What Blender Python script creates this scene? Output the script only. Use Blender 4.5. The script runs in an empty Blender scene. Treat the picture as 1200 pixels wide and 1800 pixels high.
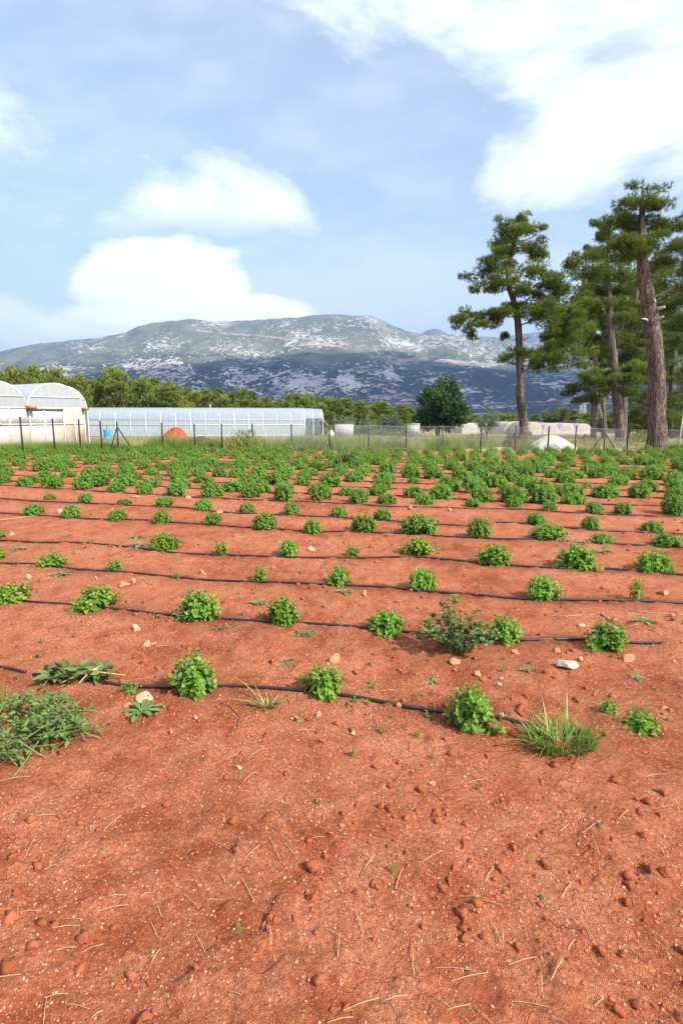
import bpy, math, random
import numpy as np
from mathutils import Vector, Matrix
R = math.radians
random.seed(7); rng = np.random.default_rng(7)
S = bpy.context.scene
COL = S.collection

# ------------------------------------------------------------------ camera, sky, sun, exposure
H, FPX, PITCH = 1.6, 1000.0, R(9.65)
cd = bpy.data.cameras.new('camera'); cam = bpy.data.objects.new('camera', cd); COL.objects.link(cam)
cam.location = (0, 0, H); cam.rotation_euler = (R(90) - PITCH, 0, 0)
cd.sensor_fit = 'HORIZONTAL'; cd.sensor_width = 36; cd.lens = 30; cd.clip_start = .05; cd.clip_end = 60000
S.camera = cam
SUN_H = Vector((0.80, -0.60)); SUN_EL = R(41)
TO_SUN = Vector((SUN_H.x * math.cos(SUN_EL), SUN_H.y * math.cos(SUN_EL), math.sin(SUN_EL)))
sl = bpy.data.lights.new('sun', 'SUN'); sun = bpy.data.objects.new('sun', sl); COL.objects.link(sun)
sl.energy = 4.9; sl.angle = R(.5); sl.color = (1, .95, .87)
sun.rotation_euler = TO_SUN.to_track_quat('Z', 'Y').to_euler(); sun.location = (20, -15, 30)
S.view_settings.view_transform = 'Standard'; S.view_settings.look = 'None'
S.view_settings.exposure = 0.82; S.view_settings.gamma = 1
S.view_settings.use_curve_mapping = False

W = bpy.data.worlds.new('World'); S.world = W; W.use_nodes = True
def build_world():
    nt = W.node_tree; nt.nodes.clear(); N = nt.nodes.new; L = nt.links.new
    def mth(op, a, b=None, clamp=False):
        n = N('ShaderNodeMath'); n.operation = op; n.use_clamp = clamp
        for i, q in enumerate((a, b)):
            if q is None: continue
            if isinstance(q, (int, float)): n.inputs[i].default_value = q
            else: L(q, n.inputs[i])
        return n.outputs[0]
    out = N('ShaderNodeOutputWorld'); bg = N('ShaderNodeBackground'); bg.inputs[1].default_value = .15
    sky = N('ShaderNodeTexSky'); sky.sky_type = 'NISHITA'; sky.sun_disc = False
    sky.sun_elevation = SUN_EL; sky.sun_rotation = math.atan2(SUN_H.x, SUN_H.y)
    sky.air_density = 1.0; sky.dust_density = 3.2; sky.ozone_density = 0.2
    tc = N('ShaderNodeTexCoord'); sx = N('ShaderNodeSeparateXYZ'); L(tc.outputs['Generated'], sx.inputs[0])
    X, Y, Z = sx.outputs
    zz = mth('ADD', mth('MAXIMUM', Z, 0.0), .16)
    pu, pv = mth('DIVIDE', X, zz), mth('DIVIDE', Y, zz)
    cx = N('ShaderNodeCombineXYZ'); L(pu, cx.inputs[0]); L(pv, cx.inputs[1])
    nz = N('ShaderNodeTexNoise'); nz.inputs['Scale'].default_value = .75; nz.inputs['Detail'].default_value = 7
    nz.inputs['Roughness'].default_value = .58; nz.inputs['Distortion'].default_value = .35
    mp = N('ShaderNodeMapping'); mp.inputs['Location'].default_value = (3.1, 1.7, 0); L(cx.outputs[0], mp.inputs[0]); L(mp.outputs[0], nz.inputs['Vector'])
    n1 = nz.outputs[0]
    def sstep(v, a, b):
        m = N('ShaderNodeMapRange'); m.interpolation_type = 'SMOOTHSTEP'
        L(v, m.inputs[0]); m.inputs[1].default_value = a; m.inputs[2].default_value = b
        return m.outputs[0]
    broken = mth('MULTIPLY', sstep(n1, .45, .63), sstep(Z, .22, .34))
    # two lenticular cloud banks over the mountain, given by world direction
    yy = mth('MAXIMUM', Y, .05); u = mth('DIVIDE', X, yy); v = mth('DIVIDE', Z, yy)
    nb = N('ShaderNodeTexNoise'); nb.inputs['Scale'].default_value = 7; nb.inputs['Detail'].default_value = 5
    cb = N('ShaderNodeCombineXYZ'); L(u, cb.inputs[0]); L(mth('MULTIPLY', v, 2.2), cb.inputs[1]); L(cb.outputs[0], nb.inputs['Vector'])
    wob = mth('MULTIPLY', mth('SUBTRACT', nb.outputs[0], .5), 1.1)
    def bank(u0, v0, ru, rv, soft, ang=0.):
        du, dv = mth('SUBTRACT', u, u0), mth('SUBTRACT', v, v0)
        c, s_ = math.cos(ang), math.sin(ang)
        a = mth('ADD', mth('MULTIPLY', du, c), mth('MULTIPLY', dv, s_)); b = mth('SUBTRACT', mth('MULTIPLY', dv, c), mth('MULTIPLY', du, s_))
        a, b = mth('DIVIDE', a, ru), mth('DIVIDE', b, rv)
        d = mth('SQRT', mth('ADD', mth('MULTIPLY', a, a), mth('MULTIPLY', b, b)))
        return sstep(mth('ADD', d, wob), 1 + soft, 1 - soft)
    b1 = bank(-.30, .215, .15, .075, .17); b2 = bank(-.205, .178, .165, .03, .16, -.06)
    b3 = mth('MULTIPLY', bank(-.60, .165, .22, .045, .5, -.28), .8); b4 = bank(-.33, .165, .20, .035, .3, .1)
    b5 = mth('MULTIPLY', bank(.2, .16, 1.0, .15, .7), .38)
    veil = mth('ADD', .16, mth('MULTIPLY', sstep(nb.outputs[0], .3, .8), .12))
    m = mth('MAXIMUM', broken, veil)
    for b in (b1, b2, b3, b4, b5): m = mth('MAXIMUM', m, b)
    y_front = sstep(Y, .0, .12)
    m = mth('MAXIMUM', mth('MULTIPLY', m, y_front), mth('MAXIMUM', broken, veil))
    mix = N('ShaderNodeMix'); mix.data_type = 'RGBA'
    L(m, mix.inputs[0]); tn = N('ShaderNodeMix'); tn.data_type = 'RGBA'; tn.blend_type = 'MULTIPLY'; tn.inputs[0].default_value = 1; L(sky.outputs[0], tn.inputs[6]); tn.inputs[7].default_value = (1.0, 1.10, 1.0, 1); L(tn.outputs[2], mix.inputs[6])
    cs = N('ShaderNodeMix'); cs.data_type = 'RGBA'; L(sstep(n1, .42, .72), cs.inputs[0]); cs.inputs[6].default_value = (7.2, 7.5, 7.5, 1); cs.inputs[7].default_value = (6.2, 6.45, 6.6, 1); L(cs.outputs[2], mix.inputs[7])
    L(mix.outputs[2], bg.inputs[0]); L(bg.outputs[0], out.inputs[0])
build_world()

# ------------------------------------------------------------------ geometry helpers
CP, SP = math.cos(PITCH), math.sin(PITCH)
def ray(px, py):
    a, b = (px - 600) / FPX, -(py - 900) / FPX
    return np.array([a, b * SP + CP, b * CP - SP])
def sm(t):
    t = np.clip(t, 0, 1); return t * t * (3 - 2 * t)
def hz(x, y):
    y = np.asarray(y, float)
    return -np.minimum(np.maximum(0, y - 29) * .025 * sm((y - 27) / 12), 4.2)
def hash2(ix, iy, s):
    h = (ix.astype(np.int64) * 374761393 + iy.astype(np.int64) * 668265263 + s * 974634777) & 0xffffffff
    h = ((h ^ (h >> 13)) * 1274126177) & 0xffffffff
    h = (h ^ (h >> 16)) & 0xffff
    return h / 65535.0
def vnoise(x, y, s=0):
    x = np.asarray(x, float); y = np.asarray(y, float)
    ix, iy = np.floor(x), np.floor(y); fx, fy = x - ix, y - iy
    fx = fx * fx * fx * (fx * (fx * 6 - 15) + 10); fy = fy * fy * fy * (fy * (fy * 6 - 15) + 10)
    a, b = hash2(ix, iy, s), hash2(ix + 1, iy, s); c, d = hash2(ix, iy + 1, s), hash2(ix + 1, iy + 1, s)
    return (a + (b - a) * fx) * (1 - fy) + (c + (d - c) * fx) * fy
def fbm(x, y, o=4, s=0, g=.5):
    v, a, t = 0, 1., 0
    for i in range(o):
        q = .6 * i
        v = v + a * vnoise(np.asarray(x) * 2**i * math.cos(q) - np.asarray(y) * 2**i * math.sin(q) + 17 * i, np.asarray(x) * 2**i * math.sin(q) + np.asarray(y) * 2**i * math.cos(q), s + i); t += a; a *= g
    return v / t
DIPS = []          # hollows and low mounds in the field: x, y, radius, height
def micro(x, y):
    x = np.asarray(x, float); y = np.asarray(y, float)
    z = .055 * (fbm(x / 1.5, y / 1.5, 3, 3) - .5) + .020 * (fbm(x / .3, y / .3, 3, 11) - .5) + .012 * (fbm(x / .07, y / .07, 2, 23) - .5)
    cl = fbm(x / .16, y / .16, 2, 31)
    z = z + .013 * sm((cl - .62) / .16) + .015 * sm((fbm(x / .09, y / .09, 2, 37) - .66) / .16)
    for (a, b, r, h) in DIPS: z = z + h * np.exp(-((x - a)**2 + (y - b)**2) / (r * r))
    return z
def soil(x, y): return float(hz(x, y) + micro(x, y))
def ground(px, py):
    d = ray(px, py); t = 1.6 / max(-d[2], 1e-3)
    for _ in range(40):
        z = float(hz(d[0] * t, d[1] * t)); t += ((H + d[2] * t) - z) / max(-d[2], .02) * .8
    return np.array([d[0] * t, d[1] * t, float(hz(d[0] * t, d[1] * t))])
def at(px, py, Y):
    d = ray(px, py); t = Y / d[1]; return np.array([d[0] * t, Y, H + d[2] * t])

def mk(name, V, Fs, mat=None, parent=None, smooth=False, tint=None, mats=None, midx=None):
    V = np.asarray(V, np.float32).reshape(-1, 3)
    if isinstance(Fs, np.ndarray): Fs = [Fs]
    Fs = [np.asarray(f, np.int32) for f in Fs if len(f)]
    me = bpy.data.meshes.new(name); me.vertices.add(len(V)); me.vertices.foreach_set('co', V.ravel())
    li = np.concatenate([f.ravel() for f in Fs]); tot = np.concatenate([np.full(len(f), f.shape[1]) for f in Fs]).astype(np.int32)
    st = np.concatenate([[0], np.cumsum(tot)[:-1]]).astype(np.int32)
    me.loops.add(len(li)); me.loops.foreach_set('vertex_index', li)
    me.polygons.add(len(tot)); me.polygons.foreach_set('loop_start', st); me.polygons.foreach_set('loop_total', tot)
    if smooth: me.polygons.foreach_set('use_smooth', np.ones(len(tot), bool))
    for m in (mats or ([mat] if mat else [])): me.materials.append(m)
    if midx is not None: me.polygons.foreach_set('material_index', np.asarray(midx, np.int32))
    me.update(calc_edges=True)
    if tint is not None:
        at_ = me.attributes.new('tint', 'FLOAT', 'POINT'); at_.data.foreach_set('value', np.asarray(tint, np.float32))
    return link(name, me, parent)
def link(name, me, parent=None):
    o = bpy.data.objects.new(name, me); COL.objects.link(o)
    if parent: o.parent = parent
    return o
def empty(name, loc=(0, 0, 0), rz=0):
    o = bpy.data.objects.new(name, None); COL.objects.link(o); o.location = [float(q) for q in loc]; o.rotation_euler = (0, 0, rz)
    o.empty_display_size = .1
    return o
def tag(o, label=None, cat=None, group=None, kind=None):
    if label: o['label'] = label
    if cat: o['category'] = cat
    if group: o['group'] = group
    if kind: o['kind'] = kind
    return o
def copy_tree(o, parent=None):
    c = o.copy(); COL.objects.link(c); c.parent = parent
    for ch in o.children: copy_tree(ch, c)
    return c

class MB:
    def __init__(s): s.V = []; s.Q = []; s.T = []; s.tq = []; s.n = 0
    def add(s, V, Q=(), T=(), tint=0.):
        V = np.asarray(V, float).reshape(-1, 3); s.V.append(V)
        if len(Q): s.Q.append(np.asarray(Q, int) + s.n)
        if len(T): s.T.append(np.asarray(T, int) + s.n)
        s.tq.append(np.broadcast_to(np.asarray(tint, float), (len(V),))); s.n += len(V)
    def box(s, c, d, rot=None, tint=0.):
        q = np.array([[x, y, z] for x in (-.5, .5) for y in (-.5, .5) for z in (-.5, .5)]) * d
        if rot is not None: q = q @ np.asarray(rot).T
        s.add(q + np.asarray(c), [[0, 1, 3, 2], [4, 6, 7, 5], [0, 4, 5, 1], [2, 3, 7, 6], [0, 2, 6, 4], [1, 5, 7, 3]], tint=tint)
    def tube(s, P, r, n=8, cap=True, jit=0., tint=0.):
        P = np.asarray(P, float); m = len(P); r = np.broadcast_to(np.asarray(r, float), (m,))
        T = np.gradient(P, axis=0) if m > 1 else np.zeros_like(P); T /= np.linalg.norm(T, axis=1, keepdims=True) + 1e-9
        a = np.array([0, 0, 1.]) if abs(T[0][2]) < .9 else np.array([1., 0, 0])
        rings = []
        U = np.cross(T[0], a); U /= np.linalg.norm(U)
        for i in range(m):
            U = U - T[i] * np.dot(U, T[i]); U /= np.linalg.norm(U) + 1e-9; Wv = np.cross(T[i], U)
            an = np.arange(n) * 2 * math.pi / n
            rr = r[i] * (1 + jit * (rng.random(n) - .5))
            rings.append(P[i] + (np.cos(an) * rr)[:, None] * U + (np.sin(an) * rr)[:, None] * Wv)
        V = np.concatenate(rings); i, j = np.meshgrid(np.arange(m - 1), np.arange(n), indexing='ij'); i = i.ravel(); j = j.ravel(); k = (j + 1) % n
        Q = np.stack([i * n + j, i * n + k, (i + 1) * n + k, (i + 1) * n + j], 1)
        Tn = []
        if cap:
            V = np.concatenate([V, [P[0], P[-1]]]); b = m * n
            Tn = [[b, (q + 1) % n, q] for q in range(n)] + [[b + 1, (m - 1) * n + q, (m - 1) * n + (q + 1) % n] for q in range(n)]
        s.add(V, Q, Tn, tint)
    def inst(s, V0, Q0, T0, M, P, tint):
        """copies of a template: M (N,3,3), P (N,3), tint (N,)"""
        N, k = len(P), len(V0)
        V = np.einsum('nij,kj->nki', M, V0) + P[:, None, :]
        off = (np.arange(N) * k)[:, None, None]
        Q = (np.asarray(Q0)[None] + off).reshape(-1, 4) if len(Q0) else ()
        T = (np.asarray(T0)[None] + off).reshape(-1, 3) if len(T0) else ()
        s.add(V.reshape(-1, 3), Q, T, np.repeat(tint, k))
    def build(s, name, mat, parent=None, smooth=False):
        Fs = []
        if s.Q: Fs.append(np.concatenate(s.Q))
        if s.T: Fs.append(np.concatenate(s.T))
        return mk(name, np.concatenate(s.V), Fs, mat, parent, smooth, np.concatenate(s.tq))

def frames(D, up_hint=None, roll=None):
    """(N,3,3) matrices whose columns are side, along (=D), normal"""
    D = D / (np.linalg.norm(D, axis=1, keepdims=True) + 1e-9)
    h = np.tile([0, 0, 1.], (len(D), 1)) if up_hint is None else up_hint
    sd = np.cross(D, h); bad = np.linalg.norm(sd, axis=1) < 1e-3; sd[bad] = [1, 0, 0]
    sd /= np.linalg.norm(sd, axis=1, keepdims=True); nr = np.cross(sd, D)
    if roll is not None:
        c, s_ = np.cos(roll)[:, None], np.sin(roll)[:, None]; sd, nr = sd * c + nr * s_, nr * c - sd * s_
    return np.stack([sd, D, nr], 2)

# ------------------------------------------------------------------ materials
def newmat(name):
    m = bpy.data.materials.new(name); m.use_nodes = True; nt = m.node_tree
    return m, nt, nt.nodes['Principled BSDF'], nt.nodes['Material Output']
def ramp(nt, fac, stops):
    r = nt.nodes.new('ShaderNodeValToRGB'); e = r.color_ramp.elements
    while len(e) < len(stops): e.new(.5)
    for q, (p, c) in zip(e, stops): q.position = p; q.color = (*c, 1)
    nt.links.new(fac, r.inputs[0]); return r.outputs[0]
def noise(nt, scale, detail=4, rough=.5, vec=None, dist=0):
    n = nt.nodes.new('ShaderNodeTexNoise'); n.inputs['Scale'].default_value = scale; n.inputs['Detail'].default_value = detail
    n.inputs['Roughness'].default_value = rough; n.inputs['Distortion'].default_value = dist
    if vec is None:
        t = nt.nodes.new('ShaderNodeTexCoord'); vec = t.outputs['Object']
    nt.links.new(vec, n.inputs['Vector']); return n.outputs[0]
def geo(nt): return nt.nodes.new('ShaderNodeNewGeometry').outputs['Position']
def mixc(nt, f, a, b, mode='MIX'):
    m = nt.nodes.new('ShaderNodeMix'); m.data_type = 'RGBA'; m.blend_type = mode
    for i, q in ((0, f), (6, a), (7, b)):
        if isinstance(q, (int, float)): m.inputs[i].default_value = q
        elif isinstance(q, tuple): m.inputs[i].default_value = (*q, 1)
        else: nt.links.new(q, m.inputs[i])
    return m.outputs[2]
def attr(nt, name='tint'):
    a = nt.nodes.new('ShaderNodeAttribute'); a.attribute_name = name; return a.outputs['Fac']
def bump(nt, h, bs, st=.5, dist=.02):
    b = nt.nodes.new('ShaderNodeBump'); b.inputs['Strength'].default_value = st; b.inputs['Distance'].default_value = dist
    nt.links.new(h, b.inputs['Height']); nt.links.new(b.outputs[0], bs.inputs['Normal'])
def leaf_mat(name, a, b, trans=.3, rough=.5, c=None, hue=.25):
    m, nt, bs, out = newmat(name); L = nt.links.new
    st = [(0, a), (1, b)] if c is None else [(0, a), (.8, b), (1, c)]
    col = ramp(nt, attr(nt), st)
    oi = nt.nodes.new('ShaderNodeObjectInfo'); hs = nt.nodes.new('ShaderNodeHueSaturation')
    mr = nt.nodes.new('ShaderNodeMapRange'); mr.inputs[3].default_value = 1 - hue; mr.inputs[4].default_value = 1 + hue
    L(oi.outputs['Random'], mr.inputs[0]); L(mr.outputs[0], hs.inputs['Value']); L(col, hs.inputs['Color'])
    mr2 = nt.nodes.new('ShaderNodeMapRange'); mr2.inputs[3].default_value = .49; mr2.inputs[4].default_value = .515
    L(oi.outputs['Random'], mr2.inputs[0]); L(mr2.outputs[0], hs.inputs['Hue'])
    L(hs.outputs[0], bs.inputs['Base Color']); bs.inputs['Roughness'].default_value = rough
    bs.inputs['Specular IOR Level'].default_value = .2
    tr = nt.nodes.new('ShaderNodeBsdfTranslucent'); L(mixc(nt, 1., hs.outputs[0], (1.1, 1.15, .5), 'MULTIPLY'), tr.inputs[0])
    mx = nt.nodes.new('ShaderNodeMixShader'); mx.inputs[0].default_value = trans
    L(bs.outputs[0], mx.inputs[1]); L(tr.outputs[0], mx.inputs[2]); L(mx.outputs[0], out.inputs[0])
    return m
def plain(name, a, b=None, scale=5, rough=.7, metal=0, bmp=0, bscale=None, spec=.3, contrast=(.3, .7), world=False):
    m, nt, bs, out = newmat(name)
    bs.inputs['Roughness'].default_value = rough; bs.inputs['Metallic'].default_value = metal; bs.inputs['Specular IOR Level'].default_value = spec
    v = geo(nt) if world else None
    if b is None: bs.inputs['Base Color'].default_value = (*a, 1)
    else: nt.links.new(ramp(nt, noise(nt, scale, 5, .6, v), [(contrast[0], a), (contrast[1], b)]), bs.inputs['Base Color'])
    if bmp: bump(nt, noise(nt, bscale or scale * 3, 5, .65, v), bs, 1, bmp)
    return m

def soil_mat(name='red_soil'):
    m, nt, bs, out = newmat(name); L = nt.links.new; p = geo(nt)
    big = noise(nt, .55, 5, .6, p); mid = noise(nt, 4.5, 6, .65, p, .6); fine = noise(nt, 60, 5, .7, p); gr = noise(nt, 210, 3, .6, p)
    c = ramp(nt, big, [(.36, (.26, .062, .025)), (.50, (.395, .112, .047)), (.64, (.485, .170, .084))])
    c = mixc(nt, ramp(nt, mid, [(.40, (0, 0, 0)), (.68, (.6, .6, .6))]), c, (.505, .205, .11))
    c = mixc(nt, ramp(nt, mid, [(.30, (.65, .65, .65)), (.45, (0, 0, 0))]), c, (.25, .060, .026))
    c = mixc(nt, .9, c, ramp(nt, fine, [(.32, (.55, .48, .46)), (.52, (1, 1, 1)), (.68, (1.35, 1.5, 1.65))]), 'MULTIPLY')
    wet = attr(nt, 'wet'); c = mixc(nt, wet, c, (.215, .052, .022))
    for vs, lo, cc in ((62, .72, (.66, .42, .28)), (125, .50, (.60, .33, .20)), (95, .72, (.19, .045, .02))):
        vo = nt.nodes.new('ShaderNodeTexVoronoi'); vo.inputs['Scale'].default_value = vs; L(p, vo.inputs['Vector'])
        spk = nt.nodes.new('ShaderNodeMath'); spk.operation = 'MULTIPLY'
        L(ramp(nt, vo.outputs['Distance'], [(.16, (1, 1, 1)), (.32, (0, 0, 0))]), spk.inputs[0])
        sep = nt.nodes.new('ShaderNodeSeparateColor'); L(vo.outputs['Color'], sep.inputs[0])
        L(ramp(nt, sep.outputs[0], [(lo, (0, 0, 0)), (lo + .08, (.8, .8, .8))]), spk.inputs[1])
        c = mixc(nt, spk.outputs[0], c, cc)
    L(c, bs.inputs['Base Color']); bs.inputs['Roughness'].default_value = .95; bs.inputs['Specular IOR Level'].default_value = .1
    mm = nt.nodes.new('ShaderNodeMath'); mm.operation = 'MULTIPLY_ADD'; L(fine, mm.inputs[0]); mm.inputs[1].default_value = 1; L(gr, mm.inputs[2])
    ck = nt.nodes.new('ShaderNodeTexVoronoi'); ck.feature = 'DISTANCE_TO_EDGE'; ck.inputs['Scale'].default_value = 9
    wv = nt.nodes.new('ShaderNodeTexNoise'); wv.inputs['Scale'].default_value = 5; wv.inputs['Detail'].default_value = 5; L(p, wv.inputs['Vector']); L(mixc(nt, .25, p, wv.outputs['Color']), ck.inputs['Vector'])
    cr = nt.nodes.new('ShaderNodeMath'); cr.operation = 'MULTIPLY_ADD'; L(ramp(nt, ck.outputs[0], [(0, (0, 0, 0)), (.035, (1, 1, 1))]), cr.inputs[0]); L(ramp(nt, big, [(.47, (0, 0, 0)), (.62, (.9, .9, .9))]), cr.inputs[1]); L(mm.outputs[0], cr.inputs[2])
    bump(nt, cr.outputs[0], bs, 1, .014)
    return m
M = {}
M['soil'] = soil_mat()
M['clod'] = plain('soil_clod', (.25, .064, .028), (.37, .115, .055), 9, .95, spec=.1, bmp=.006, bscale=80, world=True)
M['pebble'] = leaf_mat('pebble', (.42, .15, .07), (.56, .33, .20), 0, .9, hue=.0)
M['stone'] = plain('pale_stone', (.42, .25, .13), (.56, .39, .25), 22, .9, bmp=.006, bscale=60, contrast=(.35, .65))
M['stone_o'] = plain('orange_stone', (.38, .16, .075), (.48, .25, .13), 22, .9, bmp=.006, bscale=60)
M['stone_w'] = plain('white_stone', (.44, .31, .22), (.54, .42, .32), 30, .85, bmp=.004, bscale=70)
M['herb'] = leaf_mat('herb_leaf', (.085, .19, .020), (.20, .355, .045), .32, .5, hue=.2)
M['herb_far'] = leaf_mat('herb_leaf_far', (.080, .178, .024), (.185, .32, .046), .32, .55, hue=.16)
M['herb_yellow'] = leaf_mat('yellowing_leaf', (.09, .20, .022), (.20, .355, .045), .32, .5, (.40, .33, .04), hue=.1)
M['stem'] = plain('green_stem', (.13, .17, .05), (.20, .16, .09), 30, .7)
M['weed_dark'] = leaf_mat('weed_leaf', (.045, .10, .035), (.10, .19, .06), .25, .55, hue=.12)
M['weed_grey'] = leaf_mat('grey_green_weed', (.09, .16, .07), (.17, .27, .12), .2, .6, hue=.12)
M['weed_dark2'] = leaf_mat('nightshade_leaf', (.07, .125, .03), (.15, .215, .065), .25, .6, (.25, .25, .13), hue=.05)
M['wilt'] = leaf_mat('wilted_leaf', (.06, .10, .03), (.15, .20, .06), .2, .6, (.16, .11, .06), hue=.1)
M['bluish'] = leaf_mat('bluish_leaf', (.075, .16, .055), (.15, .25, .09), .2, .65, hue=.05)
M['purple'] = leaf_mat('olive_leaf', (.07, .13, .03), (.17, .27, .06), .25, .4, (.14, .09, .07), hue=.05)
M['grass'] = leaf_mat('grass_blade', (.09, .16, .025), (.23, .31, .07), .25, .7, (.48, .42, .20), hue=.08)
M['dry'] = leaf_mat('dry_grass', (.17, .19, .055), (.33, .30, .12), .2, .7, (.46, .37, .20), hue=.05)
M['tallweed'] = leaf_mat('tall_weed', (.13, .19, .045), (.25, .30, .085), .25, .6, (.38, .32, .14), hue=.1)
M['straw'] = plain('straw', (.52, .38, .22), (.36, .22, .12), 40, .8)
M['twig'] = plain('twig', (.13, .07, .045), (.22, .13, .08), 30, .85)
M['hose'] = plain('black_hose', (.012, .012, .014), (.035, .028, .027), 14, .38, spec=.5, contrast=(.4, .75))
M['emitter'] = plain('dripper', (.12, .09, .08), (.03, .025, .025), 30, .5)
M['post'] = plain('dark_post', (.018, .017, .018), (.04, .034, .032), 6, .55)
M['wire'] = plain('galvanised_wire', (.42, .43, .43), None, rough=.45, metal=.6)
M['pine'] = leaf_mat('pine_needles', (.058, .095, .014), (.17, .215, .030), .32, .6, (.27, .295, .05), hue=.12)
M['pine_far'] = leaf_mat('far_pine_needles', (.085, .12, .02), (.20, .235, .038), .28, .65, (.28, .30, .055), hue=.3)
M['carob'] = leaf_mat('carob_leaf', (.024, .056, .016), (.07, .12, .03), .2, .7, (.17, .13, .045), hue=.1)
M['olive'] = leaf_mat('olive_tree_leaf', (.10, .13, .075), (.20, .235, .15), .2, .55, hue=.15)
M['deadleaf'] = leaf_mat('russet_leaf', (.20, .08, .045), (.33, .15, .08), .15, .7, hue=.1)
def bark_mat(name, a, b, c, sc=9):
    m, nt, bs, out = newmat(name); L = nt.links.new
    t = nt.nodes.new('ShaderNodeTexCoord'); mp = nt.nodes.new('ShaderNodeMapping'); mp.inputs['Scale'].default_value = (1, 1, .16); L(t.outputs['Object'], mp.inputs[0])
    vo = nt.nodes.new('ShaderNodeTexVoronoi'); vo.feature = 'DISTANCE_TO_EDGE'; vo.inputs['Scale'].default_value = sc
    nn = nt.nodes.new('ShaderNodeTexNoise'); nn.inputs['Scale'].default_value = 7; nn.inputs['Detail'].default_value = 4; L(mp.outputs[0], nn.inputs['Vector'])
    va = mixc(nt, .32, mp.outputs[0], nn.outputs['Color']); L(va, vo.inputs['Vector'])
    n = noise(nt, 5, 5, .65, mp.outputs[0])
    col = mixc(nt, ramp(nt, vo.outputs[0], [(.0, (1, 1, 1)), (.11, (0, 0, 0))]), ramp(nt, n, [(.35, b), (.65, c)]), a)
    L(col, bs.inputs['Base Color']); bs.inputs['Roughness'].default_value = .9; bs.inputs['Specular IOR Level'].default_value = .15
    bump(nt, ramp(nt, vo.outputs[0], [(0, (0, 0, 0)), (.16, (1, 1, 1))]), bs, 1, .04)
    return m
M['bark'] = bark_mat('pine_bark', (.05, .036, .028), (.125, .092, .072), (.24, .19, .155), 12)
M['bark_pale'] = bark_mat('pale_bark', (.09, .065, .045), (.21, .155, .11), (.33, .26, .19), 14)
M['deadwood'] = plain('bleached_wood', (.36, .32, .27), (.54, .49, .42), 12, .85, bmp=.01, bscale=25)
def film_mat(name, c, alpha, trans, rough=.25, c2=None, streak=(1, 1, 1)):
    m, nt, bs, out = newmat(name); L = nt.links.new
    t = nt.nodes.new('ShaderNodeTexCoord'); mp = nt.nodes.new('ShaderNodeMapping'); mp.inputs['Scale'].default_value = streak; L(t.outputs['Object'], mp.inputs[0])
    col = ramp(nt, noise(nt, 2.2, 5, .6, mp.outputs[0]), [(.32, c2 or tuple(q * .86 for q in c)), (.65, c)])
    L(col, bs.inputs['Base Color']); bs.inputs['Roughness'].default_value = rough; bs.inputs['Specular IOR Level'].default_value = .5
    bump(nt, noise(nt, 3, 4, .5, mp.outputs[0]), bs, .35, .05)
    tr = nt.nodes.new('ShaderNodeBsdfTranslucent'); L(col, tr.inputs[0])
    tp = nt.nodes.new('ShaderNodeBsdfTransparent')
    m1 = nt.nodes.new('ShaderNodeMixShader'); m1.inputs[0].default_value = trans; L(bs.outputs[0], m1.inputs[1]); L(tr.outputs[0], m1.inputs[2])
    m2 = nt.nodes.new('ShaderNodeMixShader'); m2.inputs[0].default_value = alpha; L(m1.outputs[0], m2.inputs[1]); L(tp.outputs[0], m2.inputs[2])
    L(m2.outputs[0], out.inputs[0]); return m
M['film'] = film_mat('greenhouse_film', (.60, .67, .74), .22, .45, .22)
M['film_a'] = film_mat('clear_film', (.58, .60, .63), .16, .45, .25, streak=(1, 4, .35))
M['film_grey'] = film_mat('grey_film', (.60, .61, .63), .0, .05, .5, (.50, .51, .53), (1, 3, .4))
M['film_roof'] = film_mat('roof_film', (.46, .53, .62), .22, .40, .3)
M['film_roof_a'] = film_mat('milky_roof_film', (.62, .66, .72), .08, .40, .35)
M['film_white'] = film_mat('white_film', (.66, .62, .56), .04, .25, .6, (.58, .50, .42))
M['film_dirty'] = film_mat('dusty_film', (.66, .63, .58), .05, .3, .6, (.54, .40, .28), streak=(1, 1, .6))
M['film_pink'] = film_mat('pinkish_film', (.58, .44, .43), .05, .3, .6, (.64, .58, .58), streak=(.6, .6, 2))
M['film_cream'] = film_mat('cream_film', (.64, .56, .44), .05, .3, .6)
M['pipe'] = plain('white_pipe', (.72, .71, .69), (.60, .57, .53), 8, .5)
M['rust'] = plain('rusty_gutter', (.22, .12, .08), (.33, .23, .17), 8, .7)
M['tarp'] = plain('pale_tarp', (.36, .335, .30), (.50, .475, .43), 3, .5, bmp=.03, bscale=6)
M['sheet'] = plain('white_sheet_metal', (.36, .36, .36), (.50, .49, .48), 5, .55)
M['roofdark'] = plain('dark_roof', (.12, .08, .07), (.22, .14, .11), 4, .8)
M['blue'] = plain('blue_plastic', (.03, .22, .55), (.05, .27, .62), 6, .4, spec=.5)
M['steel'] = plain('pylon_steel', (.60, .61, .62), None, rough=.5, metal=.3)
M['cloud'] = plain('cloud_white', (.85, .86, .88), None, rough=1)
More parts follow.
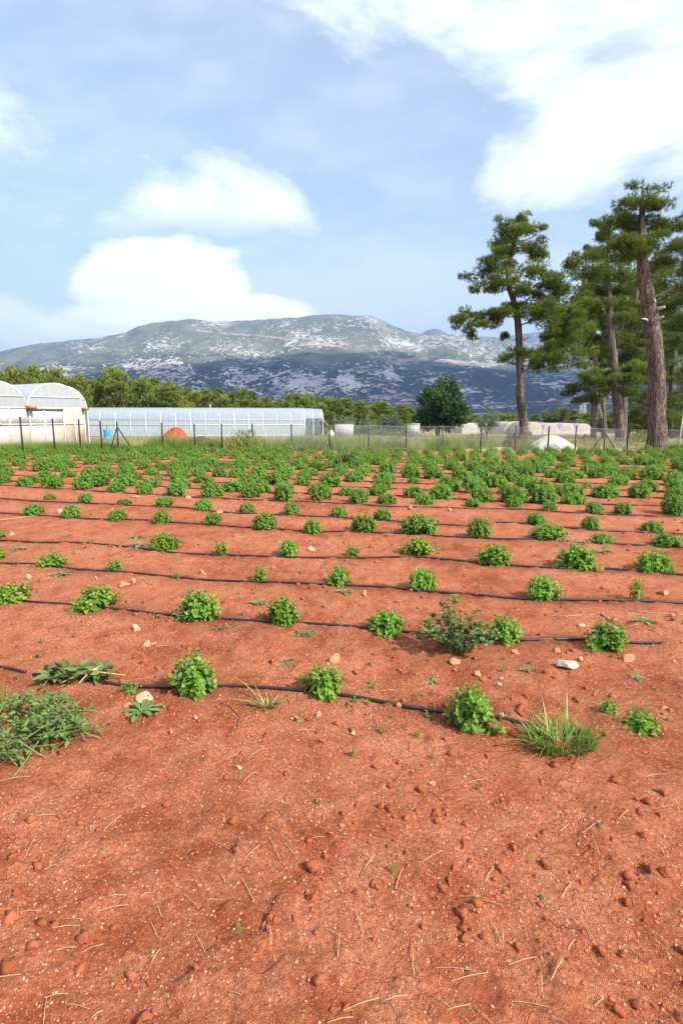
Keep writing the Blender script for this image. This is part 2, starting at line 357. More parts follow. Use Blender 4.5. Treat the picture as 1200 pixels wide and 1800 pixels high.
def ground_mat():
    m, nt, bs, out = newmat('valley_ground'); L = nt.links.new; p = geo(nt)
    a = noise(nt, .16, 6, .62, p); b = noise(nt, 1.4, 5, .65, p); f = noise(nt, 22, 4, .65, p)
    c = ramp(nt, a, [(.36, (.15, .155, .058)), (.48, (.27, .235, .12)), (.56, (.40, .31, .195)), (.7, (.46, .34, .22))])
    c = mixc(nt, ramp(nt, b, [(.42, (0, 0, 0)), (.6, (.75, .75, .75))]), c, (.15, .15, .055))
    c = mixc(nt, .6, c, ramp(nt, f, [(.3, (.6, .6, .6)), (.6, (1.1, 1.1, 1.1))]), 'MULTIPLY')
    L(c, bs.inputs['Base Color']); bs.inputs['Roughness'].default_value = .95; bs.inputs['Specular IOR Level'].default_value = .1
    bump(nt, f, bs, .8, .03); return m
M['ground'] = ground_mat()
M['track'] = plain('pale_track', (.40, .30, .21), (.52, .43, .33), 1.5, .95, bmp=.01, bscale=20, world=True)
def mountain_mat():
    m, nt, bs, out = newmat('mountain_scrub'); L = nt.links.new; p = geo(nt)
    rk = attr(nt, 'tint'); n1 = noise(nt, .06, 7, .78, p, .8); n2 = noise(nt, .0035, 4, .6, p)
    ad = nt.nodes.new('ShaderNodeMath'); ad.operation = 'MULTIPLY_ADD'; L(n1, ad.inputs[0]); ad.inputs[1].default_value = 1.9
    vo = nt.nodes.new('ShaderNodeTexVoronoi'); vo.inputs['Scale'].default_value = .05; vo.inputs['Randomness'].default_value = 1; L(p, vo.inputs['Vector']); sc_ = nt.nodes.new('ShaderNodeSeparateColor'); L(vo.outputs['Color'], sc_.inputs[0])
    a2 = nt.nodes.new('ShaderNodeMath'); a2.operation = 'MULTIPLY_ADD'; L(sc_.outputs[0], a2.inputs[0]); a2.inputs[1].default_value = .75; L(rk, a2.inputs[2]); L(a2.outputs[0], ad.inputs[2])
    mr = nt.nodes.new('ShaderNodeMapRange'); mr.interpolation_type = 'SMOOTHSTEP'; L(ad.outputs[0], mr.inputs[0]); mr.inputs[1].default_value = 1.98; mr.inputs[2].default_value = 2.07
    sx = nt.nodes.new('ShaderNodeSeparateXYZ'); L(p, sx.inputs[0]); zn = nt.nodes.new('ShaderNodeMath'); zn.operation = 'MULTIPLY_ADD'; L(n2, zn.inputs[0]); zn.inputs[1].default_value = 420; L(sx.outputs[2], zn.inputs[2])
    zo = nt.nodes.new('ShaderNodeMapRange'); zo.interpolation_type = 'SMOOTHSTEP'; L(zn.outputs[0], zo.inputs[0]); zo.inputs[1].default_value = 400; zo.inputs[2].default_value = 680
    scrub = mixc(nt, zo.outputs[0], (.042, .055, .032), ramp(nt, n2, [(.35, (.105, .12, .062)), (.65, (.165, .175, .10))]))  # darker low down: denser forest, with some cloud shade put into the colour
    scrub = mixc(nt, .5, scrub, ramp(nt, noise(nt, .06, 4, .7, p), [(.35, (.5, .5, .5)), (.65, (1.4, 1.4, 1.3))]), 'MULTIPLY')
    rock = ramp(nt, noise(nt, .012, 5, .65, p), [(.3, (.26, .235, .22)), (.6, (.48, .45, .42))])
    c = mixc(nt, mr.outputs[0], scrub, rock)
    c = mixc(nt, attr(nt, 'road'), c, (.46, .35, .25))
    L(c, bs.inputs['Base Color']); bs.inputs['Roughness'].default_value = 1; bs.inputs['Specular IOR Level'].default_value = 0
    return m
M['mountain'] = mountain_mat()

# ------------------------------------------------------------------ mountains
CREST = [(-200, 640), (0, 617), (60, 603), (120, 597), (170, 592), (220, 583), (242, 573), (265, 566), (300, 562), (335, 559), (365, 562), (400, 563), (440, 561), (465, 560), (520, 556), (560, 552), (585, 550), (650, 553), (670, 560), (690, 570), (715, 580), (740, 585), (785, 586), (830, 587), (880, 592), (950, 603), (1080, 615), (1250, 622), (1500, 640)]
def crest_curve(pts):
    az, el = [], []
    for p in pts:
        d = ray(*p); az.append(math.atan2(d[0], d[1])); el.append(d[2] / math.hypot(d[0], d[1]))
    return np.array(az), np.array(el)
def proj(x, y, z):
    zc = y * CP - (z - H) * SP; yc = y * SP + (z - H) * CP
    return 600 + FPX * x / zc, 900 - FPX * yc / zc
def mountain(name, pts, r0, r1, rc, na, nr, a0, a1, prof, nz_amp, roads=(), cliffs=(), seed=0):
    az = np.linspace(R(a0), R(a1), na); tt = np.linspace(0, 1, nr)
    r = r0 + (r1 - r0) * tt**1.0
    A, Rr = np.meshgrid(az, r, indexing='ij')
    ca, ce = crest_curve(pts); E = np.interp(A, ca, ce)
    X, Y = np.sin(A) * Rr, np.cos(A) * Rr
    wob = (fbm(X / 1300 + 5, Y / 1300, 3, seed + 3) - .5)
    t = (Rr - r0) / (rc - r0)
    tw = np.clip(t + wob * .14 * np.clip(1 - t, 0, 1) * np.clip(t * 4, 0, 1) * 2, 0, None)
    e = np.interp(tw, [p[0] for p in prof], [p[1] for p in prof]) * E
    over = np.clip(t - 1, 0, None)
    h = e * np.minimum(Rr, rc) * 1.0 - over * 2200
    rid = 1 - np.abs(2 * fbm(X / 520, Y / 800, 4, seed + 9) - 1)
    g = np.clip(t * 3, 0, 1) * np.clip((1 - t) * 5, .10, 1)
    h = h + nz_amp * g * (rid - .78) * 1.6 + nz_amp * .45 * g * (fbm(X / 120, Y / 150, 4, seed + 21) - .5) + 10 * (fbm(X / 60, Y / 60, 3, seed + 41) - .5) * np.clip(t * 5, 0, 1)
    Z = h - 4.2 - 12 * (t < .001)
    px, py = proj(X, Y, Z)
    rock = fbm(X / 260, Y / 420, 5, seed + 60, .6) - .16 + .55 * (fbm(X / 45, Y / 45, 3, seed + 70) - .5)
    gx = np.gradient(Z, axis=1) / np.gradient(Rr, axis=1)
    rock = rock + .05 * np.clip(np.abs(gx) - .35, 0, 1)
    for (cx, cy, rx, ry, am) in cliffs:
        q = ((px - cx) / rx)**2 + ((py - cy) / ry)**2
        rock = rock + .85 * am * np.exp(-q**1.5) * (0.45 + 1.1 * fbm(X / 70, Y / 70, 3, 5))
    road = np.zeros_like(X)
    for pl, wd, am in roads:
        for (p, q) in zip(pl[:-1], pl[1:]):
            vx, vy = q[0] - p[0], q[1] - p[1]; k = np.clip(((px - p[0]) * vx + (py - p[1]) * vy) / (vx * vx + vy * vy), 0, 1)
            dd = np.hypot(px - p[0] - k * vx, py - p[1] - k * vy); road = np.maximum(road, am * sm((wd - dd) / wd * 1.6) * sm((fbm(X / 90, Y / 200, 3, 55) - .30) / .15))
    i, j = np.meshgrid(np.arange(na - 1), np.arange(nr - 1), indexing='ij'); i = i.ravel(); j = j.ravel()
    Q = np.stack([i * nr + j, (i + 1) * nr + j, (i + 1) * nr + j + 1, i * nr + j + 1], 1)
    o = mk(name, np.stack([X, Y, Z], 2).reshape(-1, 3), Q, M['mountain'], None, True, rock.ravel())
    ra = o.data.attributes.new('road', 'FLOAT', 'POINT'); ra.data.foreach_set('value', road.ravel().astype(np.float32))
    o['kind'] = 'structure'
    return o, (X, Y, Z, px, py)
ROADS = [([(345, 580), (400, 586), (450, 589), (520, 597)], 1.5, .75), ([(530, 606), (560, 604), (600, 609)], 2.4, .8), ([(700, 634), (740, 630), (790, 634), (840, 640), (880, 640)], 4, .55),
         ([(645, 676), (670, 681), (693, 688)], 1.8, .7), ([(660, 700), (690, 697), (712, 691)], 2.0, .7), ([(500, 667), (560, 668), (640, 675)], 1.5, .4)]
CLIFFS = [(318, 664, 40, 22, .42), (352, 690, 24, 16, .40), (268, 655, 22, 14, .4), (505, 672, 28, 16, .62), (550, 675, 28, 14, .45), (608, 672, 22, 20, .4), (410, 668, 26, 22, .42), (440, 690, 22, 12, .38),
          (455, 660, 26, 8, .35), (520, 652, 22, 7, .3), (600, 642, 40, 8, .25), (660, 650, 40, 12, .3), (690, 665, 20, 16, .3), (450, 618, 40, 10, .3), (560, 600, 40, 8, .2), (700, 604, 50, 12, .36), (760, 605, 40, 10, .32),
          (535, 585, 30, 8, .3), (290, 635, 30, 10, .36), (105, 650, 40, 12, .4), (160, 612, 50, 8, .3), (480, 568, 40, 10, .3), (650, 560, 30, 8, .3), (380, 568, 40, 7, .3), (230, 640, 25, 8, .25), (820, 600, 40, 10, .3), (840, 640, 40, 8, .35), (300, 606, 40, 8, .2), (390, 612, 40, 8, .2)]
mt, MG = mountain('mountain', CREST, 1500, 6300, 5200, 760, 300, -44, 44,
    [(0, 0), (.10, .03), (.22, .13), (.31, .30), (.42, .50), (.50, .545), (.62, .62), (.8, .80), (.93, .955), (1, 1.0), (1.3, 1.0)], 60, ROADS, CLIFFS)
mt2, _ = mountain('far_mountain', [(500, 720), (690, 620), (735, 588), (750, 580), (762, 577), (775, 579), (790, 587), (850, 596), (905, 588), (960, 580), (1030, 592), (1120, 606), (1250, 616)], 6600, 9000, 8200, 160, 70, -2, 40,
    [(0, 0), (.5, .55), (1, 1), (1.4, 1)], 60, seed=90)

# the cloud overhead whose shadow lies on the lower slopes
def shadow_cloud():
    X, Y, Z, px, py = MG
    def hit(x, y):
        k = np.argmin((px - x)**2 * 1. + (py - y)**2 * 1. + (Z < 0) * 1e6); return np.array([X.flat[k], Y.flat[k], Z.flat[k]])
    ALT = 4300.; Rr = np.hypot(X, Y)
    top = [(-300, 690), (60, 682), (130, 668), (180, 655), (250, 648), (320, 646), (390, 637), (430, 630), (480, 624), (560, 621), (640, 621), (700, 619), (740, 624), (752, 633), (800, 640), (870, 650), (930, 655), (985, 652), (1100, 655), (1500, 650)]
    lim = np.interp(px, [p[0] for p in top], [p[1] for p in top]); shade = (py > lim) & (Rr < 5150)
    k = (ALT - Z) / TO_SUN.z; cx, cy = (X + TO_SUN.x * k).ravel(), (Y + TO_SUN.y * k).ravel(); n = 220
    lo = np.array([cx[shade.ravel()].min() - 150, cy[shade.ravel()].min() - 450]); hi = np.array([cx[shade.ravel()].max() + 150, cy[shade.ravel()].max() + 150])
    ex, ey = np.linspace(lo[0], hi[0], n + 1), np.linspace(lo[1], hi[1], n + 1); gx, gy = np.meshgrid((ex[:-1] + ex[1:]) / 2, (ey[:-1] + ey[1:]) / 2, indexing='ij')
    hs = np.histogram2d(cx, cy, [ex, ey], weights=shade.ravel().astype(float))[0]; ht = np.histogram2d(cx, cy, [ex, ey])[0]
    def blur(a, r):
        for ax in (0, 1):
            q = np.cumsum(np.concatenate([np.zeros_like(np.take(a, [0], ax)), np.pad(a, [(r, r) if k_ == ax else (0, 0) for k_ in (0, 1)], mode='edge')], ax), ax); m_ = a.shape[ax]
            a = (np.take(q, np.arange(2 * r + 1, m_ + 2 * r + 1), ax) - np.take(q, np.arange(0, m_), ax)) / (2 * r + 1)
        return a
    fr = blur(hs, 1) / (blur(ht, 1) + 1e-6); near = np.where(blur(ht, 1) > 0, fr, 0)
    kk = (ALT + 4) / TO_SUN.z; vx, vy = gx - TO_SUN.x * kk, gy - TO_SUN.y * kk; vr = np.hypot(vx, vy); near = np.where((vr < 1560) & (vr > 1050) & (np.abs(np.arctan2(vx, vy)) < R(43)), 1, near)
    sd = (blur(near, 1) - .5) * 120; sd = np.where(sd > 0, sd + 260 * np.clip(blur(near, 8) - .5, 0, 1), sd)
    th = np.sqrt(np.clip(sd, 0, 400)) * 9; th = th * (.6 + .8 * fbm(gx / 220, gy / 220, 3, 5))
    idx = -np.ones((n, n), int); ok = sd > 0; idx[ok] = np.arange(ok.sum()); m = ok.sum()
    V = np.concatenate([np.stack([gx[ok], gy[ok], ALT + th[ok]], 1), np.stack([gx[ok], gy[ok], ALT - th[ok] * .3 - .5], 1)])
    a, b, c, d = idx[:-1, :-1], idx[1:, :-1], idx[1:, 1:], idx[:-1, 1:]; k = (a >= 0) & (b >= 0) & (c >= 0) & (d >= 0)
    Q = np.stack([a[k], b[k], c[k], d[k]], 1); o = mk('cloud', V, np.concatenate([Q, Q[:, ::-1] + m]), M['cloud'], None, True)
    o['kind'] = 'structure'
shadow_cloud()

# ------------------------------------------------------------------ ground sheets
FX, FY0, FY1 = 30., -4., 26.2
def grid(xs, ys, zf, name, mat, smooth=True):
    Xg, Yg = np.meshgrid(xs, ys, indexing='ij'); Zg = zf(Xg, Yg); ny = len(ys)
    i, j = np.meshgrid(np.arange(len(xs) - 1), np.arange(ny - 1), indexing='ij'); i = i.ravel(); j = j.ravel()
    return mk(name, np.stack([Xg, Yg, Zg], 2).reshape(-1, 3), np.stack([i * ny + j, (i + 1) * ny + j, (i + 1) * ny + j + 1, i * ny + j + 1], 1), mat, None, smooth)
def edge_y(x): return FY1 + .5 * (fbm(x / 2.5, 0 * x, 3, 8) - .5)
def zground(x, y):
    ins = sm((FX - .3 - np.abs(x)) / .3) * sm((y - FY0 - .3) / .3) * sm((edge_y(x) - .25 - y) / .3)
    return hz(x, y) - .25 * ins + (.05 * (fbm(x / 3, y / 3, 3, 4) - .5)) * (1 - ins) * (np.abs(y) < 400)
def span(a, b, n, p=1): return a + (b - a) * np.linspace(0, 1, n)**p
gxs = np.concatenate([-span(60, 9500, 40, 3)[::-1], span(-59.5, 59.5, 240), span(60, 9500, 40, 3)])
gys = np.concatenate([span(-3000, -10, 12), span(-9.5, 24.5, 60), span(24.7, 28, 30), span(28.3, 90, 120), span(91, 400, 60, 1.5), span(410, 9500, 40, 2)])
tag(grid(gxs, gys, zground, 'ground', M['ground']), kind='structure')

G1 = ground(937, 1238); DIPS.append((G1[0], G1[1], .05, -.045))
for p, r, h in (((1075, 1285), .085, .055), ((640, 1112), .05, .03), ((962, 1192), .07, .03), ((885, 1255), .10, .025), ((560, 1085), .09, .03), ((480, 1140), .10, .02), ((1120, 1105), .1, .03), ((250, 1030), .1, .02), ((770, 1025), .08, .04), ((800, 1075), .1, .03)):
    g = ground(*p); DIPS.append((g[0], g[1], r, h))
xs = np.sinh(np.linspace(-4.1, 4.1, 640)) / math.sinh(4.1) * FX
ys = np.concatenate([np.linspace(FY0, .75, 24)[:-1], np.geomspace(.75, FY1 + .3, 560)])
def zfield(x, y):
    ed = sm((FX - np.abs(x)) / .5) * sm((y - FY0) / .5) * sm((edge_y(x) - y) / .35)
    return hz(x, y) + micro(x, y) - .3 * (1 - ed)
FIELD = tag(grid(xs, ys, zfield, 'field', M['soil']), kind='structure')

# pale track between fence and greenhouses
def track(pts, w, name):
    P = np.array([ground(*p) for p in pts]); t = np.linspace(0, 1, len(P)); tt = np.linspace(0, 1, 90)
    C = np.stack([np.interp(tt, t, P[:, 0]), np.interp(tt, t, P[:, 1])], 1); T = np.gradient(C, axis=0); T /= np.linalg.norm(T, axis=1, keepdims=True); Nn = np.stack([-T[:, 1], T[:, 0]], 1)
    cols = []
    for k in np.linspace(-1, 1, 7):
        ww = w * (1 + .7 * (fbm(tt * 22 + k, tt * 0 + 3 * (k > 0), 3, 5) - .5)); q = C + Nn * (k * ww)[:, None]
        z = hz(q[:, 0], q[:, 1]) + .05 * (fbm(q[:, 0] / 3, q[:, 1] / 3, 3, 4) - .5) + .03 - .06 * abs(k)**3
        cols.append(np.stack([q[:, 0], q[:, 1], z], 1))
    V = np.stack(cols, 1).reshape(-1, 3); i, j = np.meshgrid(np.arange(89), np.arange(6), indexing='ij'); i = i.ravel(); j = j.ravel()
    tag(mk(name, V, np.stack([i * 7 + j, i * 7 + j + 1, i * 7 + j + 8, i * 7 + j + 7], 1), M['track'], None, True), kind='structure')
track([(-60, 786), (100, 786), (200, 784), (330, 783), (450, 784), (600, 786), (760, 786), (900, 788)], .55, 'dirt_track')

# ------------------------------------------------------------------ leaf templates
def leaf_tpl(w=.42, fold=.18, droop=.12, ser=False):
    ys_ = [0, .28, .62, 1.0]; ws = [.10, 1, .80, .0]
    V = []
    for y, k in zip(ys_, ws):
        z = -droop * y * y
        V += [[-w * k * .5, y, z + fold * w * k], [0, y, z], [w * k * .5, y, z + fold * w * k]]
    V = V[:9] + [[0, 1, -droop]]
    Q = [[0, 1, 4, 3], [1, 2, 5, 4], [3, 4, 7, 6], [4, 5, 8, 7]]; T = [[6, 7, 9], [7, 8, 9]]
    return np.array(V), Q, T
LEAF = leaf_tpl(.70, .20, .18); LEAF_N = leaf_tpl(.34, .15, .25); LEAF_R = leaf_tpl(.8, .1, .1)
BLADE = (np.array([[-.5, 0, 0], [.5, 0, 0], [-.35, .5, 0], [.35, .5, 0], [0, 1, -.12]]) * [1, 1, 1], [[0, 1, 3, 2]], [[2, 3, 4]])
NEEDLE = (np.array([[-.5, 0, 0], [.5, 0, 0], [0, 1, 0]]), [], [[0, 1, 2]])
QUADLEAF = (np.array([[0, 0, 0], [.4, .45, .1], [0, 1, 0], [-.4, .45, .1]]), [[0, 1, 2, 3]], [])
def unit(v): return v / (np.linalg.norm(v, axis=-1, keepdims=True) + 1e-9)

def herb_leaves(n_shoot, pairs, lsize, hgt, rs, irregular=.15):
    """leaf frames of a domed bush of unit width; returns M, P, tint, shoots"""
    Ms, Ps, Ts, shoots = [], [], [], []
    lob = rs.random(5) * 6.28
    for i in range(n_shoot):
        z = (i + .5) / n_shoot; ph = i * 2.39996 + rs.normal(0, .25)
        cz = 1 - z * 1.02; rr = math.sqrt(max(0, 1 - cz * cz))
        k = 1 + irregular * (math.sin(2 * ph + lob[0]) * .6 + math.sin(3 * ph + lob[1]) * .4 + rs.normal(0, .55))
        tip = np.array([math.cos(ph) * rr * .455 * k, math.sin(ph) * rr * .455 * k, max(.07, (hgt - .3 * lsize) * (.20 + .80 * max(cz, 0)**.8) * (1 + .35 * irregular * rs.normal()))])
        ax = unit(np.array([tip[0] * 1.1, tip[1] * 1.1, .25 + tip[2] * .8])); base = np.array([tip[0] * .15, tip[1] * .15, .0])
        shoots.append((base, tip))
        s0 = unit(np.cross(ax, [rs.normal(), rs.normal(), rs.normal()])); s1 = np.cross(ax, s0)
        for q in range(pairs):
            f = q / max(1, pairs - 1)                        # 0 = tip
            pos = tip - ax * (f * lsize * 1.35 + .01)
            sz = lsize * (.50 + .62 * f) * (.85 + .3 * rs.random())
            op = R(42 + 40 * f) + rs.normal(0, .14)
            for sgn in (-1, 1):
                sd = (s0 if q % 2 == 0 else s1) * sgn; d = unit(ax * math.cos(op) + sd * math.sin(op) + np.array([0, 0, -.12 * f]))
                F = frames(d[None], ax[None], np.array([rs.normal(0, .25)]))[0]
                Ms.append(F * sz); Ps.append(pos); Ts.append(np.clip(.75 - .5 * f + rs.normal(0, .18), 0, 1))
    return np.array(Ms), np.array(Ps), np.array(Ts), shoots
def herb_mesh(seed, n_shoot, pairs, lsize, hgt, mat, irregular=.15, tpl=None):
    rs = np.random.RandomState(seed); Ms, Ps, Ts, sh = herb_leaves(n_shoot, pairs, lsize, hgt, rs, irregular)
    b = MB(); b.inst(*(tpl or LEAF), Ms, Ps, Ts)
    root = empty('herb_plant'); f = b.build('foliage', mat, root); f['kind'] = 'stuff'
    s_ = MB()
    for (p, q) in sh[::2]: s_.tube([p, p * .4 + q * .6 + [0, 0, .02], q], [.016, .012, .006], 4, False)
    s_.build('stem', M['stem'], root)
    return root
PROTO = []      # things used as sources for copies; removed at the end
def proto(r): PROTO.append(r); return r
NH = [.62, .70, .58, .78, .66, .72, .60]
HERB_NEAR = [proto(herb_mesh(100 + i, 50, 4, .19 + .01 * (i % 3), NH[i], M['herb_yellow' if i in (2, 5) else 'herb'], [.16, .24, .32, .20, .28, .38, .22][i])) for i in range(7)]
HERB_MID = [proto(herb_mesh(200 + i, 72, 4, .15, [.60, .68, .55, .64][i], M['herb_far'], [.09, .15, .12, .18][i])) for i in range(4)]
HERB_FAR = [proto(herb_mesh(300 + i, 74, 3, .15, [.62, .68, .60][i], M['herb_far'], .09)) for i in range(3)]
HERB_THIN = [proto(herb_mesh(400 + i, 14, 4, .2, .75, M['herb'], .4)) for i in range(2)]
def place(pr, x, y, w, h_ratio=1., rz=None, label=None, cat=None, group=None, z=None, name=None):
    o = copy_tree(pr); o.location = (float(x), float(y), (soil(x, y) - .008) if z is None else float(z))
    o.rotation_euler = (0, 0, random.uniform(0, 6.28) if rz is None else rz); o.scale = (w * random.uniform(.94, 1.06), w * random.uniform(.85, 1.15), w * h_ratio)
    if name: o.name = name
    return tag(o, label, cat, group)

# ------------------------------------------------------------------ herb rows
ROWS = {
 2: [(22, 1065, 54, 34), (168, 1076, 62, 42), (348, 1096, 70, 52), (497, 1103, 60, 52), (678, 1117, 68, 44), (1065, 1147, 66, 52)],
 3: [(2, 985, 24, 26), (92, 1002, 44, 24), (202, 1007, 36, 22), (311, 1018, 18, 16), (457, 1023, 36, 28), (595, 1032, 40, 38), (741, 1039, 48, 40), (953, 1057, 54, 42), (1116, 1060, 32, 40)],
 4: [(2, 945, 22, 18), (289, 971, 42, 32), (389, 977, 32, 26), (507, 981, 40, 28), (620, 983, 34, 24), (733, 980, 42, 32), (869, 996, 54, 36), (1012, 1003, 62, 42), (1149, 1011, 54, 42)],
 5: [(60, 908, 34, 20), (126, 914, 32, 24), (207, 920, 38, 22), (284, 924, 32, 26), (374, 926, 34, 22), (466, 935, 44, 30), (549, 939, 34, 26), (639, 937, 46, 32), (736, 943, 58, 36), (842, 949, 48, 38), (962, 955, 58, 28), (1058, 959, 44, 18), (1171, 964, 46, 26)],
 6: [(88, 881, 22, 11), (151, 887, 28, 16), (219, 889, 26, 10), (288, 893, 36, 18), (358, 901, 36, 22), (434, 904, 32, 18), (512, 908, 32, 26), (596, 910, 34, 18), (672, 917, 34, 22), (942, 926, 34, 24), (1037, 934, 30, 26), (1146, 937, 42, 20)],
 7: [(7, 853, 26, 24), (44, 857, 36, 18), (92, 860, 38, 22), (147, 862, 38, 26), (205, 866, 32, 18), (256, 871, 34, 22), (310, 873, 32, 24), (374, 875, 38, 24), (440, 877, 36, 28), (498, 882, 36, 32), (565, 884, 38, 28), (630, 888, 38, 28), (680, 890, 36, 18), (747, 891, 32, 20), (830, 894, 28, 16), (902, 893, 28, 22), (966, 898, 26, 16), (1043, 904, 36, 22), (1095, 905, 30, 22), (1183, 908, 44, 36)],
}
ORD = {2: 'second', 3: 'third', 4: 'fourth', 5: 'fifth', 6: 'sixth', 7: 'seventh', 8: 'eighth', 9: 'ninth', 10: 'tenth', 11: 'eleventh', 12: 'twelfth', 13: 'thirteenth', 14: 'fourteenth', 15: 'fifteenth', 16: 'sixteenth'}
ROW2 = ['low round herb plant where the second drip hose comes in', 'spreading herb plant in second hose row, beside scattered dry twigs', 'broad leafy herb plant in the second hose row, beyond the two pale round stones',
        'compact domed herb plant with a patch of creeping weed at its right', 'squat herb plant beside a red clod, left of the tall grey-green weed bush', 'round herb plant near the open end of the second drip hose']
nplant = 0
for row, lst in ROWS.items():
    for i, (px, py, w, h) in enumerate(lst):
        g = ground(px, py - w * .12); d = g[1]; wm = w * d / FPX * 1.08; hm = h * d / FPX
        pool = HERB_NEAR if row <= 4 else HERB_MID
        pr = pool[(i * 3 + row) % len(pool)]
        if row in (3, 4) and w <= 36: pr = HERB_THIN[i % 2]
        base_h = .75 if pr in HERB_THIN else NH[HERB_NEAR.index(pr)] if row <= 4 else [.60, .68, .55, .64][HERB_MID.index(pr)]
        ratio = np.clip((hm / wm) / base_h * 1.02, .6, 1.6)
        lab = ROW2[i] if row == 2 else 'leafy green herb plant in the %s drip-hose row counted from the grass clump' % ORD[row]
        o = place(pr, g[0], g[1], wm, ratio, None, lab, 'herb plant', 'herb plants along the %s drip hose' % ORD[row])
        nplant += 1
# the denser rows farther back
far = []
for k in range(17):
    c = 11.55 + 1.22 * k; sl_ = -.29
    x = -22 + random.random()
    while x < 22:
        x += random.uniform(.48, .68) if x > 2 or k > 4 else random.uniform(.52, .75)
        y = c + sl_ * x + random.gauss(0, .07)
        if y > 25.0 or y < 10.3 or abs(x) > .63 * y + .3: continue
        pxx, pyy = proj(x, y, 0)
        if pxx < 180 and 812 < pyy < 852 and random.random() < .30: continue
        if random.random() < .05: continue
        wm = random.uniform(.44, .62) * (1.0 if x > 1.5 else 1) * (random.uniform(.5, .8) if random.random() < .1 else 1)
        far.append((wm / y, x, y, wm, k))
far.sort(reverse=True); NIND = 300 - nplant - 6
for (_, x, y, wm, k) in far[:NIND]:
    pool = HERB_MID if y < 15 else HERB_FAR
    place(random.choice(pool), x, y, wm, random.uniform(.72, .98), None, 'bushy dark green herb plant in the %s drip-hose row counted from the grass clump' % ORD.get(k + 8, 'sixteenth') if k < 8 else 'bushy herb plant in the crowded last rows before the fence', 'herb plant', 'herb plants along the %s drip hose' % ORD[k + 8] if k < 8 else 'herb plants in the crowded last rows')
b = MB(); rs = np.random.RandomState(5)
VAR = [herb_leaves(40, 3, .14, .62, np.random.RandomState(60 + i), .1) for i in range(3)]
for (_, x, y, wm, k) in far[NIND:]:
    Ms, Ps, Ts, _s = VAR[rs.randint(3)]; a = rs.random() * 6.28; Rz = np.array([[math.cos(a), -math.sin(a), 0], [math.sin(a), math.cos(a), 0], [0, 0, 1]]) * wm
    b.inst(*QUADLEAF, np.einsum('ij,njk->nik', Rz, Ms), Ps @ Rz.T + [x, y, soil(x, y)], Ts)
if b.n: tag(b.build('distant_herb_plants', M['herb_far']), 'small far herb plants packed along the fence side of the field', 'herb plants', kind='stuff')

# ---- first row: the leaves are built one by one
LEAF_ME = {}
def leaf_data(mat, tpl, tint):
    key = (mat, id(tpl), tint)
    if key not in LEAF_ME:
        o = mk('leaf', tpl[0], [np.array(tpl[1]), np.array(tpl[2])], M[mat], None, True, np.full(len(tpl[0]), tint)); LEAF_ME[key] = o.data; bpy.data.objects.remove(o)
    return LEAF_ME[key]
def leaf_objs(root, Ms, Ps, Ts, mat, tpl, sc=1.):
    for m_, p_, t_ in zip(Ms, Ps, Ts):
        o = link('leaf', leaf_data(mat, tpl, round(float(t_) * 5) / 5), root)
        s_ = np.linalg.norm(m_[:, 0]); mm = Matrix([list(r_) for r_ in (m_ / s_)]).to_4x4()
        o.location = [float(q) * sc for q in p_]; o.rotation_euler = mm.to_euler(); o.scale = (s_ * sc,) * 3
def near_herb(px, py, w, h, label, seed, ns=34, pairs=4, ls=.19, irr=.2, mat='herb'):
    g = ground(px, py - w * .12); wm = w * g[1] / FPX * 1.08; hm = h * g[1] / FPX
    rs_ = np.random.RandomState(seed); Ms, Ps, Ts, sh = herb_leaves(ns, pairs, ls, hm / wm * .97, rs_, irr)
    root = empty('herb_plant', (g[0], g[1], soil(g[0], g[1]) - .006)); tag(root, label, 'herb plant', 'herb plants along the nearest drip hose')
    leaf_objs(root, Ms, Ps, Ts, mat, LEAF, wm)
    s_ = MB()
    for (p, q) in sh: s_.tube(np.array([p, p * .4 + q * .6 + [0, 0, .02], q]) * wm, np.array([.014, .011, .006]) * wm, 5, False)
    s_.build('stem', M['stem'], root)
near_herb(340, 1224, 80, 80, 'tall domed herb plant beside the long pale stone, nearest hose row', 1, 37, 4, .215, .12)
near_herb(567, 1230, 78, 62, 'loose spreading herb plant beyond the dried straw tuft, nearest hose row', 2, 34, 4, .18, .25)
near_herb(826, 1286, 88, 84, 'upright herb plant with long top shoots near the dark soil hollow', 3, 36, 4, .18, .22)
near_herb(1068, 1264, 40, 32, 'small herb tuft growing on a red clod beside the grass clump', 4, 12, 4, .24, .3)
near_herb(1123, 1302, 66, 54, 'low herb plant on the far side of the red clod', 5, 26, 4, .19, .25)

near_herb(885, 1135, 64, 57, 'yellow-flecked herb plant growing against the tall grey-green weed bush', 6, 32, 4, .17, .2, 'herb_yellow')

